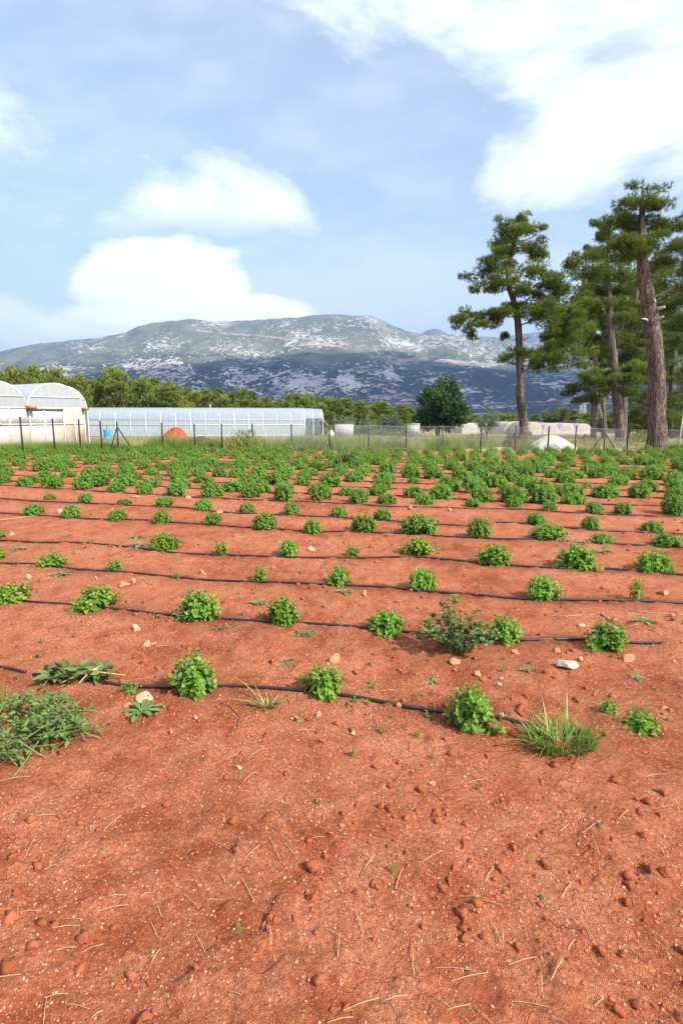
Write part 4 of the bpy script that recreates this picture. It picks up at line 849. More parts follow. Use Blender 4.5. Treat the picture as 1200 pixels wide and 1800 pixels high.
# ------------------------------------------------------------------ greenhouses
def arch_pts(w, h, n=17, p=2.0):
    a = np.linspace(math.pi, 0, n); return np.stack([(1 - np.cos(math.pi - a)) / 2 * w * 1.0, np.sin(a)**(2 / p) * h], 1)
def sheet_strip(P0, P1):
    n = len(P0); V = np.concatenate([P0, P1]); i = np.arange(n - 1); return V, np.stack([i, i + 1, n + i + 1, n + i], 1)
def greenhouse(name, loc, rz, bays, label, mats, hoop_r=.03, cat='greenhouse'):
    """bays: dicts y0, w, x0, x1, hw, ha, n. local x = along the tunnel, y = across"""
    root = empty(name, loc, rz); tag(root, label, cat)
    for bi, B in enumerate(bays):
        A = arch_pts(B['w'], B['ha'], 17, B.get('p', 2.0)); n = B['n']; dx = (B['x1'] - B['x0']) / n
        prof = np.column_stack([np.zeros(len(A)), A[:, 0] + B['y0'], A[:, 1] + B['hw']])
        hp = np.concatenate([[[0, B['y0'], -.15]], prof, [[0, B['y0'] + B['w'], -.15]]])
        hb = MB(); hb.tube(hp, hoop_r, 6, False); hob = None
        V, Q = sheet_strip(prof + [.0, 0, hoop_r * 1.2], prof + [dx, 0, hoop_r * 1.2]); pme = None
        for k in range(n + 1):
            if hob is None: hob = hb.build('hoop', M['pipe'], root, True); hob.location.x = B['x0']; hme = hob.data
            else: o = link('hoop', hme, root); o.location.x = B['x0'] + k * dx
            if k < n:
                if pme is None: o = mk('roof_panel', V, Q, M[mats[0]], root, True); pme = o.data
                else: o = link('roof_panel', pme, root)
                o.location.x = B['x0'] + k * dx
        for side, yy in ((0, B['y0'] - .02), (1, B['y0'] + B['w'] + .02)):
            if side == 0 and B.get('open0') or side == 1 and B.get('open1'): continue
            for (z0, z1, mi) in B.get('walls', [(0, B['hw'], 1)]):
                wme = None
                for k in range(n):
                    if wme is None: o = mk('side_panel', [[0, yy, z0], [dx, yy, z0], [dx, yy, z1], [0, yy, z1]], np.array([[0, 1, 2, 3]]), M[mats[mi]], root); wme = o.data
                    else: o = link('side_panel', wme, root)
                    o.location.x = B['x0'] + k * dx
            for z in B.get('rails', [B['hw']]):
                b = MB(); b.box([(B['x0'] + B['x1']) / 2, yy + (-.03 if side == 0 else .03), z], [B['x1'] - B['x0'] + .1, .05, .06]); b.build('rail', M['pipe'], root)
        for xe, sg in ((B['x0'], -1), (B['x1'], 1)):
            if (sg == -1 and B.get('nog0')) or (sg == 1 and B.get('nog1')): continue
            P = prof[1:-1] + [xe + sg * .04, 0, 0]; V = np.concatenate([[[xe + sg * .04, B['y0'], B['hw']]], P, [[xe + sg * .04, B['y0'] + B['w'], B['hw']]]]); m_ = len(V)
            gp = mk('gable_panel', V, [np.arange(m_)[None] if sg > 0 else np.arange(m_)[::-1][None]], M[mats[2]], root)
            for z in (B['hw'] + B['ha'] * .45,):
                yy = np.interp(z, A[:len(A) // 2, 1] + B['hw'], A[:len(A) // 2, 0]); b = MB(); b.box([xe + sg * .07, B['y0'] + B['w'] / 2, z], [.04, B['w'] - 2 * yy, .045]); b.build('gable_bar', M['pipe'], gp)
            b = MB(); b.box([xe + sg * .07, B['y0'] + B['w'] / 2, B['hw']], [.05, B['w'], .06]); b.build('gable_bar', M['pipe'], gp)
            V = [[xe + sg * .04, B['y0'], 0], [xe + sg * .04, B['y0'] + B['w'], 0], [xe + sg * .04, B['y0'] + B['w'], B['hw']], [xe + sg * .04, B['y0'], B['hw']]]
            if not B.get('noendwall'): mk('end_wall', V, np.array([[0, 1, 2, 3]]), M[mats[3] if len(mats) > 3 else mats[1]], root)
    return root
# B: the long clear tunnel with the side towards the field
Bl, Br = at(150, 765, 66), at(536, 766, 70); u = Br - Bl; LB = math.hypot(u[0], u[1])
zB = float(hz(0, 69)) - .12
gb = greenhouse('long_greenhouse', (Bl[0], Bl[1], zB), math.atan2(u[1], u[0]), [
    dict(y0=0, w=5, x0=0, x1=LB, hw=2.25, ha=1.35, n=15, walls=[(.1, 1.60, 1), (1.66, 2.2, 1)], rails=[2.25, 1.63, .36], open1=1),
    dict(y0=5, w=5, x0=0, x1=LB + 1.6, hw=2.25, ha=1.35, n=15, open0=1, open1=1),
    dict(y0=10, w=5, x0=0, x1=LB + 3.5, hw=2.25, ha=1.35, n=15, open0=1)],
    'long low clear-film greenhouse with arched ribs, side towards the field', ['film_roof', 'film', 'film', 'film'], .035)
for k in range(16): b = MB(); b.box([0, -.05, 1.1], [.05, .05, 2.2]); o = b.build('upright', M['pipe'], gb); o.location.x = LB * k / 15
for (x, y0) in ((LB + 1.75, 5.6), (LB + 3.65, 10.4)):
    b = MB(); V = np.array([[0, 0, 2.05], [0, 4., 2.05], [1.0, 4., 1.15], [1.0, 0, 1.15]]); V2 = V + [.0, 0, .03]; b.add(np.concatenate([V, V2]), [[3, 2, 1, 0], [4, 5, 6, 7], [0, 1, 5, 4], [1, 2, 6, 5], [2, 3, 7, 6], [3, 0, 4, 7]]); o = b.build('vent_flap', M['film_white'], gb); o.location = (x, y0, 0)
b = MB(); b.box([LB + .05, 2.5, 1.1], [.06, 1.5, 2.1]); b.build('door', M['film_white'], gb)
b = MB(); b.tube([(14.0, 2.5, 3.5), (14.0, 2.5, 4.05)], .05, 6); b.build('vent_pipe', M['pipe'], gb, True)
# A: old multi-span greenhouse on the left, gables towards the field
def g_at(px, Y): return np.array([at(px, 760, Y)[0], Y])
uA = unit(np.array([-.85, .53])); vA = np.array([.53, .85]) / np.hypot(.53, .85); P1 = g_at(52, 28.0); WA = 2.95
angA = math.atan2(-uA[1], -uA[0])                      # local x = -uA (towards gable), local y = rot90
PA = P1 - vA * WA * 2                                   # start two bays nearer
ga_bays = []
for i in range(4): ga_bays.append(dict(y0=i * WA, w=WA * (.92 if i == 3 else 1), x0=-14 - (3.6 if i == 3 else 0), x1=(-3.6 if i == 3 else 0), hw=1.98, ha=(1.30 if i == 3 else 1.22), n=9, open0=(i > 0), open1=(i < 3), noendwall=1, nog0=1))
ga = greenhouse('old_greenhouse', (PA[0], PA[1], -.02), angA, ga_bays, 'milky multi-span arched greenhouse with patched white end walls', ['film_roof_a', 'film_white', 'film_a'], .03)
def panel(root, y0, y1, z0, z1, x, mat, name, th=.03):
    b = MB(); b.box([x, (y0 + y1) / 2, (z0 + z1) / 2], [th, y1 - y0, z1 - z0]); return b.build(name, M[mat], root)
for i in range(3):
    y0 = i * WA
    if i < 2:
        panel(ga, y0, y0 + WA, .04, 1.18, .05, 'film_white', 'end_wall'); panel(ga, y0, y0 + WA, 1.22, 1.94, .04, 'film_grey', 'end_window')
        for k in (0, .33, .67): panel(ga, y0 + WA * k, y0 + WA * k + .05, 0, 1.96, .085, 'pipe', 'upright', .04)
    else:
        panel(ga, y0, y0 + WA * .60, .04, 1.18, .05, 'film_white', 'end_wall'); panel(ga, y0, y0 + WA * .60, 1.22, 1.94, .04, 'film_grey', 'end_window')
        d = panel(ga, y0 + WA * .60, y0 + WA * .80, .05, 1.93, .06, 'film_dirty', 'door'); panel(ga, y0 + WA * .80, y0 + WA, .02, 1.93, .06, 'film_dirty', 'end_wall')
        for k in (0, .25, .595, .80, .985): panel(ga, y0 + WA * k, y0 + WA * k + .05, 0, 1.96, .095, 'pipe', 'upright', .05)
        panel(ga, y0, y0 + WA * .6, 1.90, 1.97, .12, 'rust', 'gutter', .08)
    panel(ga, y0 - .12, y0 + .18, 1.93, 2.08, .25, 'rust', 'gutter_spout', .5)
    panel(ga, y0, y0 + WA, 1.17, 1.23, .10, 'pipe', 'rail', .05)
panel(ga, 3 * WA - .12, 3 * WA + .10, 1.90, 2.02, .2, 'rust', 'gutter_spout', .4)
# right side wall of the third span
b = MB(); b.box([-1.8, 3 * WA + .0, .98], [3.6, .03, 1.9]); b.build('side_wall', M['film_dirty'], ga)
b = MB(); V = np.array([[.1, WA * .75, 1.78], [.1, WA * 1.42, 1.78], [.62, WA * 1.46, 1.18], [.62, WA * .70, 1.18]]); V2 = V + [.02, 0, .03]; b.add(np.concatenate([V, V2]), [[3, 2, 1, 0], [4, 5, 6, 7], [0, 1, 5, 4], [1, 2, 6, 5], [2, 3, 7, 6], [3, 0, 4, 7]]); b.build('vent_flap', M['film_white'], ga)
# D: far tunnels on the right, gables towards the field
def far_tunnel(px0, px1, ytop, Y, L_, mats, label, nb=1, hw=.55, ang=0, grp=None):
    a, c = at(px0, 760, Y), at(px1, 760, Y); w = (c[0] - a[0]) / nb; z0 = float(hz(0, Y)) - .1; top = at(px0, ytop, Y)[2] - z0
    r = greenhouse('tunnel_greenhouse', (c[0], Y, z0), R(-90) + ang, [dict(y0=-i * w - w, w=w * .95, x0=-L_, x1=0, hw=top * hw, ha=top * (1 - hw), n=6, p=1.55, open0=(i < nb - 1), open1=(i > 0)) for i in range(nb)], label, mats, .05)
    r.rotation_euler = (0, 0, R(-90) + ang); return r
# local y runs towards +x after rotating by -90 deg, so bays are laid from the right edge leftwards
far_tunnel(926, 953, 742, 112, 14, ['film_cream', 'film_cream', 'film_cream', 'film_white'], 'cream single arched tunnel greenhouse beside the pink-roofed ones', 1, .35)
far_tunnel(954, 1041, 745, 118, 16, ['film_pink', 'film_white', 'film_pink', 'film_white'], 'three joined tunnel greenhouses with pinkish arched tops', 3, .4)
far_tunnel(886, 924, 742, 124, 16, ['film_pink', 'film_white', 'film_pink', 'film_white'], 'pink-topped tunnel greenhouse partly behind the pine trunk', 1, .4)
far_tunnel(812, 868, 745, 135, 16, ['film_white', 'film_white', 'film_white', 'film_white'], 'white low tunnel greenhouses beside the dark round tree', 2, .6)
far_tunnel(1095, 1190, 748, 150, 16, ['film_white', 'film_white', 'film_white', 'film_white'], 'low pale tunnel greenhouses glimpsed among the right-hand pines', 3, .6)
# sheds
def shed(px0, px1, yt, Y, label, ribs=9, roof='roofdark', dep=1.8, slope=.12):
    a, c = at(px0, 765, Y), at(px1, 765, Y); w = c[0] - a[0]; z0 = float(hz(0, Y)) - .05; h = at(px0, yt, Y)[2] - z0; root = empty('shed', ((a[0] + c[0]) / 2, Y + dep / 2, z0)); tag(root, label, 'shed')
    fw = None
    for nm, cc, dd in (('front_wall', (0, -dep / 2, h / 2), (w, .05, h)), ('back_wall', (0, dep / 2, h / 2), (w, .05, h)), ('side_wall', (-w / 2 + .026, 0, h / 2), (.05, dep - .06, h)), ('side_wall', (w / 2 - .026, 0, h / 2), (.05, dep - .06, h))):
        b = MB(); b.box(cc, dd); wl = b.build(nm, M['sheet'], root); fw = wl if nm == 'front_wall' else fw
    for k in range(ribs): b = MB(); b.box([-w / 2 + (k + .5) * w / ribs, -dep / 2 - .04, h / 2], [.05, .035, h * .98]); b.build('rib', M['sheet'], fw)
    b = MB(); b.box([0, -dep / 2 - .07, h - .03], [w + .1, .06, .07]); b.build('roof_edge', M[roof], root)
    b = MB(); b.box([0, -dep / 2 - .035, h * .62], [w * .98, .03, .05]); b.build('batten', M['pipe'], fw)
    b = MB(); b.box([0, 0, h - .02], [w + .06, dep + .16, .04], Matrix.Rotation(-.06, 3, 'X')); b.build('roof', M[roof], root)
shed(588, 621, 743, 64, 'white ribbed metal shed with brown roof edge behind the fence')
shed(716, 737, 745, 72, 'small white hut half hidden by the dark round tree', 5, 'sheet')
# tank beside the shed
g = at(581, 768, 63.4); g[2] = float(hz(0, 63.4)); V = I3[0] * [.42, .42, .55]; V[:, 2] = np.where(V[:, 2] < -.35, -.35, V[:, 2]); o = mk('water_tank', V, I3[1], M['sheet'], None, True); o.location = g + [0, 0, .34]; tag(o, 'small rounded cream tank beside the white ribbed shed', 'tank')

# ------------------------------------------------------------------ things in the yard behind the fence
def mound(name, px0, px1, yb, yt, mat, label, cat, seed, rough=.12, pw=1.3, Y=None, ridge=0, n=40):
    g = ground((px0 + px1) / 2, yb) if Y is None else np.array([at((px0 + px1) / 2, yb, Y)[0], Y, 0]); g[2] = float(hz(g[0], g[1])); w = (px1 - px0) * g[1] / FPX; h = at((px0 + px1) / 2, yt, g[1])[2] - g[2]
    a = np.linspace(0, 2 * math.pi, 56, endpoint=False); rr = np.linspace(0, 1, n); A, Rr = np.meshgrid(a, rr, indexing='ij')
    k = 1 + .16 * (fbm(np.cos(A) * 1.5 + seed, np.sin(A) * 1.5, 2, seed) - .5) * 2; x, y = np.cos(A) * Rr * w * .52 * k, np.sin(A) * Rr * w * .40 * k
    z = h * (1 - Rr**pw) + rough * h * (fbm(x * 8 / w + seed, y * 8 / w, 5, seed, .65) - .5) * np.minimum(1, (1.05 - Rr) * 3) + ridge * h * np.sin(A * 9 + 2 * np.sin(3 * A)) * Rr * (1 - Rr) - .06 * (Rr > .97)
    i, j = np.meshgrid(np.arange(56), np.arange(n - 1), indexing='ij'); i = i.ravel(); j = j.ravel(); i2 = (i + 1) % 56
    o = mk(name, np.stack([x, y, z], 2).reshape(-1, 3), np.stack([i * n + j, i2 * n + j, i2 * n + j + 1, i * n + j + 1], 1)[:, ::-1], M[mat], None, True); o.location = g; return tag(o, label, cat)
mound('soil_mound', 283, 333, 772, 751, 'clod', 'heap of bare orange-red soil in front of the long greenhouse', 'soil mound', 3, .95, 1.2)
mound('tarp_mound', 924, 1012, 791, 764, 'tarp', 'mound covered with a pale creased tarpaulin behind the fence', 'tarp mound', 6, .06, 1.5, 27.2, .05)
mound('soil_mound', -30, 14, 792, 778, 'track', 'low pale earth heap at the foot of the old greenhouse', 'soil mound', 9, .2, 1.3, 26.3)
# blue drum
g = ground(189, 772); w = 11.5 * g[1] / FPX; h = 16 * g[1] / FPX; root = empty('blue_drum', (g[0], g[1], g[2])); tag(root, 'bright blue plastic drum in front of the long greenhouse', 'drum')
b = MB(); zz = np.linspace(0, h, 12); b.tube([(0, 0, q) for q in zz], w / 2 * (1 + .035 * np.cos(np.arange(12) * 2.1)), 20); bd_ = b.build('body', M['blue'], root, True)
b = MB(); b.tube([(0, 0, h), (0, 0, h + .05)], [w / 2 * 1.03, w / 2 * 1.0], 20); b.build('rim', M['blue'], bd_, True)
b = MB(); b.tube([(0, 0, h), (.02, 0, h + .45)], .025, 6); b.build('handle', M['post'], root)
g = ground(195, 781); b = MB(); b.box([0, 0, .06], [.55, .3, .14]); o = b.build('blue_sack', M['blue'], None); o.location = g; tag(o, 'small flat blue sheet lying on the ground near the drum', 'plastic sheet')
# black hose pile
g = ground(352, 778); w = 38 * g[1] / FPX; root = empty('hose_pile', g); tag(root, 'tangled pile of black irrigation hose beside the red soil heap', 'hose pile')
rs_ = np.random.RandomState(8); b = MB()
for i in range(46):
    f = rs_.uniform(-.42, .42); c = np.array([f * w, rs_.normal(0, .18), (.05 + .32 * (1 - (f / .45)**2) * rs_.random()) * w * .55]); r_ = rs_.uniform(.12, .3); n_ = unit(rs_.normal(0, 1, 3)); a_ = unit(np.cross(n_, [.3, .5, 1])); b_ = np.cross(n_, a_)
    b.tube([c + (a_ * math.cos(q) + b_ * math.sin(q)) * r_ * [1, 1, .6] for q in np.linspace(0, 5.5, 12)], .018, 5, False)
b.V = [np.maximum(v, [-9e9, -9e9, .0]) for v in b.V]; b.build('coils', M['hose'], root, True)['kind'] = 'stuff'
# brush pile, wood pile, dead bushes
def sticks(name, px, py, w, h, n, mat, label, cat, seed, Y=None, rad=.012, flat=False, leaf=None):
    g = ground(px, py) if Y is None else np.array([at(px, py, Y)[0], Y, 0.]); g[2] = float(hz(g[0], g[1])); k = g[1] / FPX; wm, hm = w * k, h * k; rs_ = np.random.RandomState(seed); root = empty(name, g); tag(root, label, cat); b = MB(); lb = MB(); Ms, Ps, Ts = [], [], []
    for i in range(n):
        if flat: p = np.array([rs_.normal(0, .2) * wm, rs_.normal(0, .12) * wm, rs_.random()**1.5 * hm * .6 + .03]); d = unit(np.array([1, rs_.normal(0, .5), rs_.normal(0, .18)])) * wm * rs_.uniform(.15, .42); pts = [p - d, p + [0, 0, .03], p + d]
        else: a = rs_.random() * 6.28; r0 = rs_.random() * .3; p = np.array([math.cos(a) * r0 * wm, math.sin(a) * r0 * wm, 0]); e = np.array([math.cos(a) * wm * .5 * rs_.uniform(.5, 1.05), math.sin(a) * wm * .4, hm * rs_.uniform(.0, 1) * .75]); m_ = (p + e) / 2 + [0, 0, hm * rs_.uniform(.3, .65)]; pts = [p, m_, e]
        b.tube([np.maximum(q, [-9e9, -9e9, .0]) for q in pts], [rad, rad, rad * .5], 5, False)
        for _ in range(3 if leaf else 0): q = rs_.random(); Ps.append(np.array(pts[1]) * (1 - q) + np.array(pts[2]) * q); d = rs_.normal(0, 1, 3); Ms.append(frames(d[None])[0] * .11 * rs_.uniform(.6, 1.3)); Ts.append(rs_.random())
    b.build('branches', M[mat], root)['kind'] = 'stuff'
    if leaf: lb.inst(*QUADLEAF, np.array(Ms), np.array(Ps), np.array(Ts)); lb.build('leaves', M[leaf], root)['kind'] = 'stuff'
sticks('brush_pile', 905, 786, 46, 27, 170, 'twig', 'brown heap of cut brushwood at the foot of the leaning pine', 'brush pile', 4, 28.6, .012, False, 'deadleaf')
sticks('wood_pile', 697, 780, 40, 11, 36, 'deadwood', 'small heap of bleached branches lying in dry grass', 'wood pile', 5, 33, .03, True)
for i, (px, py, w, h, l) in enumerate([(815, 790, 40, 16, 'reddish dead bush close behind the fence, left of its twin'), (838, 772, 50, 20, 'rust-brown dry bush beyond the reddish dead one'), (1024, 775, 36, 14, 'dry brown thicket beside the slim pine')]): sticks('dead_bush', px, py, w, h, 70, 'twig', l, 'bush', 30 + i, [30, 38, 42][i], .008, False, 'deadleaf')
# pole leaning at the far right
p0, p1 = at(1190, 791, 25.2), at(1206, 690, 25.6); p0[2] = -.05; b = MB(); b.tube([p0 - p0, (p1 - p0) * .5 + [.02, 0, 0], p1 - p0], [.04, .034, .026], 7); o = b.build('leaning_pole', M['deadwood'], None, True); o.location = p0; tag(o, 'bare bleached pole leaning beside the thickest pine', 'pole')
for i, (px, py) in enumerate([(1172, 782), (1182, 790), (1168, 786)]): pass
for i, (px, py, w, h) in enumerate([(1090, 792, 34, 9), (1108, 794, 20, 7), (1128, 797, 16, 6)]): stone(px, py, w, h, 'stone_w' if i == 0 else 'stone', ['broad pale boulder slab at the fence beside the thickest pine', 'pale cobble beside the broad slab at the fence', 'small pale cobble at the foot of the thickest pine'][i], 80 + i)

# ------------------------------------------------------------------ meadow grass and weeds behind the field
def blades(name, n, fn, hmin, hmax, wid, mat, label, lean=.35, cl=None):
    """fn(n) -> x, y arrays"""
    x, y = fn(n); n = len(x); z = hz(x, y) - .02; h = rng.uniform(hmin, hmax, n) * (.6 + .8 * fbm(x / 1.6, y / 1.6, 2, 19)); a = rng.random(n) * 6.28
    D = np.stack([np.cos(a) * lean * rng.random(n), np.sin(a) * lean * rng.random(n), np.ones(n)], 1); F = frames(D, np.stack([np.cos(a + 1), np.sin(a + 1), 0 * a], 1))
    F = F * np.stack([np.full(n, wid) * (.6 + .8 * rng.random(n)), h, h], 1)[:, None, :]
    t = np.clip(.35 * rng.random(n) + 1.1 * (fbm(x / 3.5, y / 3.5, 3, 29) - .22), 0, 1); b = MB(); b.inst(*NEEDLE, F, np.stack([x, y, z], 1), t); tag(b.build(name, M[mat]), label, 'grass', kind='stuff')
def in_meadow(n):
    y = np.exp(rng.uniform(math.log(26.6), math.log(95), n)); x = (rng.random(n) - .5) * 2 * (.68 * y); k = fbm(x / 2.2, y / 2.2, 3, 39) > .50
    Yl = np.interp(x, [Bl[0], Br[0]], [Bl[1], Br[1]])
    inA = ((x - PA[0]) * vA[0] + (y - PA[1]) * vA[1] < 3 * WA + .3) & ((x - PA[0]) * uA[0] + (y - PA[1]) * uA[1] > -.3)
    inB = (x > Bl[0] - .5) & (x < Br[0] + 4) & (y > Yl - .2) & (y < Yl + 16)
    trk = np.abs(y - 28.8) < .8
    k &= ~inA & ~inB & (~trk | (rng.random(n) < .12)); return x[k], y[k]
blades('meadow_grass', 120000, in_meadow, .12, .42, .022, 'dry', 'dry yellow-green grass covering the yard behind the fence')
def clumps(pts, per, rad):
    def f(n):
        X, Y = [], []
        for (px, py, Y0) in pts:
            c = at(px, py, Y0); r = rad * rng.uniform(.6, 1.3); X.append(c[0] + rng.normal(0, r * 1.5, per)); Y.append(Y0 + rng.normal(0, r, per))
        return np.concatenate(X), np.concatenate(Y)
    return f
tw = [(px + random.uniform(-8, 8), 785, random.uniform(26.0, 28.5)) for px in list(range(330, 600, 14)) + [290, 300, 315, 700, 720, 790, 800, 830, 850, 930, 610, 630, 660, 760, 770]]
blades('tall_weeds', 0, clumps(tw, 420, .22), .30, .80, .030, 'tallweed', 'tall wispy green weeds growing along the fence', .5)
lw = [(px + random.uniform(-6, 6), 790, random.uniform(24.4, 25.9)) for px in list(range(-40, 150, 9))] + [(px + random.uniform(-8, 8), 785, random.uniform(25.4, 26.6)) for px in range(150, 340, 15)] + [(px, 790, 25.4) for px in (1180, 1190, 1200, 1170, 1160, 1215)]
blades('field_edge_weeds', 0, clumps(lw, 520, .2), .18, .52, .016, 'herb_far', 'dense green weeds along the field edge under the fence', .7)
for i, (px, py, w, h, mt_, l, Y) in enumerate([(430, 797, 70, 42, 'tallweed', 'feathery pale weed clump at the fence below the long greenhouse', 25.6), (610, 822, 46, 22, 'wilt', 'brownish feathery weed standing among the far herb rows', 17.6), (660, 772, 90, 34, 'olive', 'low grey-green bushes behind the wire mesh near the white shed', 40), (705, 768, 80, 26, 'tallweed', 'low green scrub behind the wire mesh beside the wood heap', 45), (1125, 775, 60, 22, 'tallweed', 'low green scrub between the thick pines', 40)]):
    g = at(px, py, Y); rs_ = np.random.RandomState(60 + i); wm, hm = w * Y / FPX, h * Y / FPX; root = empty('bush', (g[0], Y, float(hz(0, Y)))); tag(root, l, 'bush'); n = 1500
    c = unit(rs_.normal(0, 1, (n, 3))) * (rs_.random((n, 1))**.4) * [wm * .5, wm * .35, hm]; c[:, 2] = np.abs(c[:, 2]) * (.7 + .6 * fbm(c[:, 0] * 2, c[:, 1] * 2, 2, i)); D = rs_.normal(0, .5, (n, 3)) + [0, 0, .8]
    b = MB(); b.inst(*QUADLEAF, frames(D, None, rs_.random(n) * 6) * (np.array([.4, 1, 1])[None, None] * rs_.uniform(.06, .16, n)[:, None, None]), c, np.clip(rs_.normal(.5, .3, n), 0, 1)); b.build('foliage', M[mt_], root)['kind'] = 'stuff'
    b = MB()
    for q in range(6): a = q * 1.05; b.tube([(0, 0, -.05), (math.cos(a) * wm * .2, math.sin(a) * wm * .15, hm * .6)], [.012, .005], 4, False)
    b.build('stem', M['stem'], root)

# ------------------------------------------------------------------ trees
def tufts(b, c, rad, n, blade, wid, per, rs_, up=.35, t0=.45):
    """needle tufts filling an ellipsoid, denser at its shell"""
    dirs = unit(rs_.normal(0, 1, (n, 3))); rr = rs_.random((n, 1))**.45; P = c + dirs * rr * rad
    out = unit(dirs * [1, 1, .8] + [0, 0, up] + rs_.normal(0, .35, (n, 3)))
    P = np.repeat(P, per, 0); O = np.repeat(out, per, 0); D = unit(O + rs_.normal(0, .62, (n * per, 3)))
    L_ = blade * rs_.uniform(.6, 1.2, n * per); F = frames(D, None, rs_.random(n * per) * 6.28) * np.stack([np.full(n * per, wid), L_, L_], 1)[:, None, :]
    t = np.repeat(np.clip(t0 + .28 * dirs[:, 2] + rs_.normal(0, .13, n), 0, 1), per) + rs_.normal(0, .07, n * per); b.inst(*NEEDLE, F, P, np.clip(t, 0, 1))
def big_pine(label, Y, trunk, pads, seed, bark='bark', dens=1., extra=None, stubs=(), blade=.20):
    """trunk: [(px, py, width px)], pads: [(px, py, rx, ry, dY)]"""
    rs_ = np.random.RandomState(seed); base = at(trunk[0][0], trunk[0][1], Y); gz = float(hz(base[0], Y)); root = empty('pine_tree', (base[0], Y, gz)); tag(root, label, 'pine tree', None); O = np.array([base[0], Y, gz]); k = Y / FPX
    T = np.array([at(p[0], p[1], Y) for p in trunk]) - O; T[0][2] = -.1; rad = np.array([p[2] for p in trunk]) * k / 2; T[1:-1] += rs_.normal(0, .02, T[1:-1].shape)
    tt = np.linspace(0, 1, len(T)); uu = np.linspace(0, 1, 40); TT = np.stack([np.interp(uu, tt, T[:, i]) for i in range(3)], 1); kk = np.ones(5) / 5
    TT[:, 0] = np.convolve(np.pad(TT[:, 0], 2, mode='edge'), kk, 'valid'); rr = np.interp(uu, tt, rad); rr[0] *= 1.25; rr[1] *= 1.12
    b = MB(); b.tube(TT, rr, 18, True, .10); tr_ = b.build('trunk', M[bark], root, True)
    cb = MB(); lb = MB(); DONE = []
    pads = sorted(pads, key=lambda p: abs(p[0] - np.interp(-p[1], [-t_[1] for t_ in trunk], [t_[0] for t_ in trunk])))
    for (px, py, rx, ry, *dy) in pads:
        dY = dy[0] if dy else rs_.uniform(-1, 1) * max(rx * k * .9, .4); c = at(px, py, Y + dY) - O; rx, ry = rx * k, ry * k
        vol = rx * rx * ry; n = int(np.clip(270 * dens * (rx * 1.15)**1.5 * ry**.5 / .5, 90, 420)); 
        for q in range(6):                    # break the pad into uneven lumps
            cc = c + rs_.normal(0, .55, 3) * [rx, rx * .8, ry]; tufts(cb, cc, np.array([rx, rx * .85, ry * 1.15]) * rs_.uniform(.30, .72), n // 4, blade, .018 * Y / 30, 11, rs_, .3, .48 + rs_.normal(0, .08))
        zt = c[2] - max(.25, abs(c[0] - np.interp(c[2], TT[:, 2], TT[:, 0])) * .35); i = np.argmin(np.abs(TT[:, 2] - np.clip(zt, TT[3, 2], TT[-1, 2]))); s_ = TT[i]; rb = rr[i]
        for (pc, pr_) in DONE:                # fork from an earlier limb when it is closer than the trunk
            if np.linalg.norm(pc - c) < .75 * np.linalg.norm(s_ - c) and pc[2] < c[2] + .6: s_ = pc; rb = pr_ * 1.3
        dl = np.linalg.norm(c - s_); mid = s_ * .45 + c * .55 + [0, 0, -.06 * dl] + rs_.normal(0, .10 * min(dl, 1.2), 3)
        DONE.append((mid, min(rb * .55, .018 + .022 * dl) * .6)); i = 0; rr_i = rb
        r0 = min(rb * .55, .018 + .022 * dl); lb.tube([s_, s_ * .7 + mid * .3 + rs_.normal(0, .04, 3), mid, c], [r0, r0 * .8, r0 * .55, r0 * .25], 6, False)
        for _ in range(5): e = c + rs_.normal(0, .55, 3) * [rx, rx, ry]; f = rs_.uniform(.3, 1); s2 = mid * (1 - f) + c * f; lb.tube([s2, (s2 + e) / 2 + rs_.normal(0, .05, 3), e], [r0 * .35, r0 * .25, r0 * .12], 4, False)
    for (p, q, w) in stubs: s_, e = at(p[0], p[1], Y - .05) - O, at(q[0], q[1], Y - .5) - O; bb = MB(); bb.tube([s_, (s_ + e) / 2 + rs_.normal(0, .02, 3), e], [w * k / 2, w * k / 2.3, w * k / 4], 7); bb.build('broken_branch', M['deadwood'], tr_, True)
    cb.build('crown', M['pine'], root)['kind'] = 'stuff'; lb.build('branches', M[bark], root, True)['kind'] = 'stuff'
    return root
big_pine('leaning pine with bent trunk rising from the brushwood heap', 31, [(922, 784, 17), (919, 740, 15), (915, 705, 14.5), (913, 660, 13), (913, 610, 12), (911, 575, 11.5), (908, 545, 10.5), (901, 520, 9), (890, 500, 8), (893, 470, 7), (903, 430, 5), (910, 395, 3)],
    [(802, 563, 13, 8), (818, 553, 20, 10), (835, 560, 22, 9), (856, 548, 26, 10), (880, 552, 24, 9), (902, 545, 22, 10), (818, 578, 9, 6), (846, 572, 16, 6), (870, 566, 14, 6), (828, 588, 8, 5), (885, 590, 6, 5),
     (842, 508, 18, 6), (866, 502, 22, 7), (886, 494, 26, 9), (915, 505, 20, 8), (948, 512, 26, 12), (925, 545, 26, 12), (955, 550, 32, 16), (985, 560, 28, 18), (975, 585, 30, 18), (1000, 600, 24, 18), (985, 622, 30, 16), (955, 628, 22, 12), (1010, 625, 16, 14), (940, 640, 16, 9), (970, 640, 18, 9),
     (890, 632, 12, 12), (905, 618, 16, 8), (925, 622, 12, 8), (975, 530, 34, 20), (1000, 545, 24, 18), (960, 605, 24, 12), (965, 565, 34, 20), (990, 580, 34, 22), (1008, 590, 22, 20), (970, 515, 30, 16),
     (850, 480, 26, 10), (885, 462, 36, 13), (925, 470, 34, 14), (965, 485, 32, 14), (900, 435, 34, 13), (940, 440, 30, 13), (870, 425, 22, 10), (915, 405, 30, 12), (945, 412, 22, 10), (912, 385, 18, 10)], 1, stubs=[((914, 598), (935, 590), 4)])
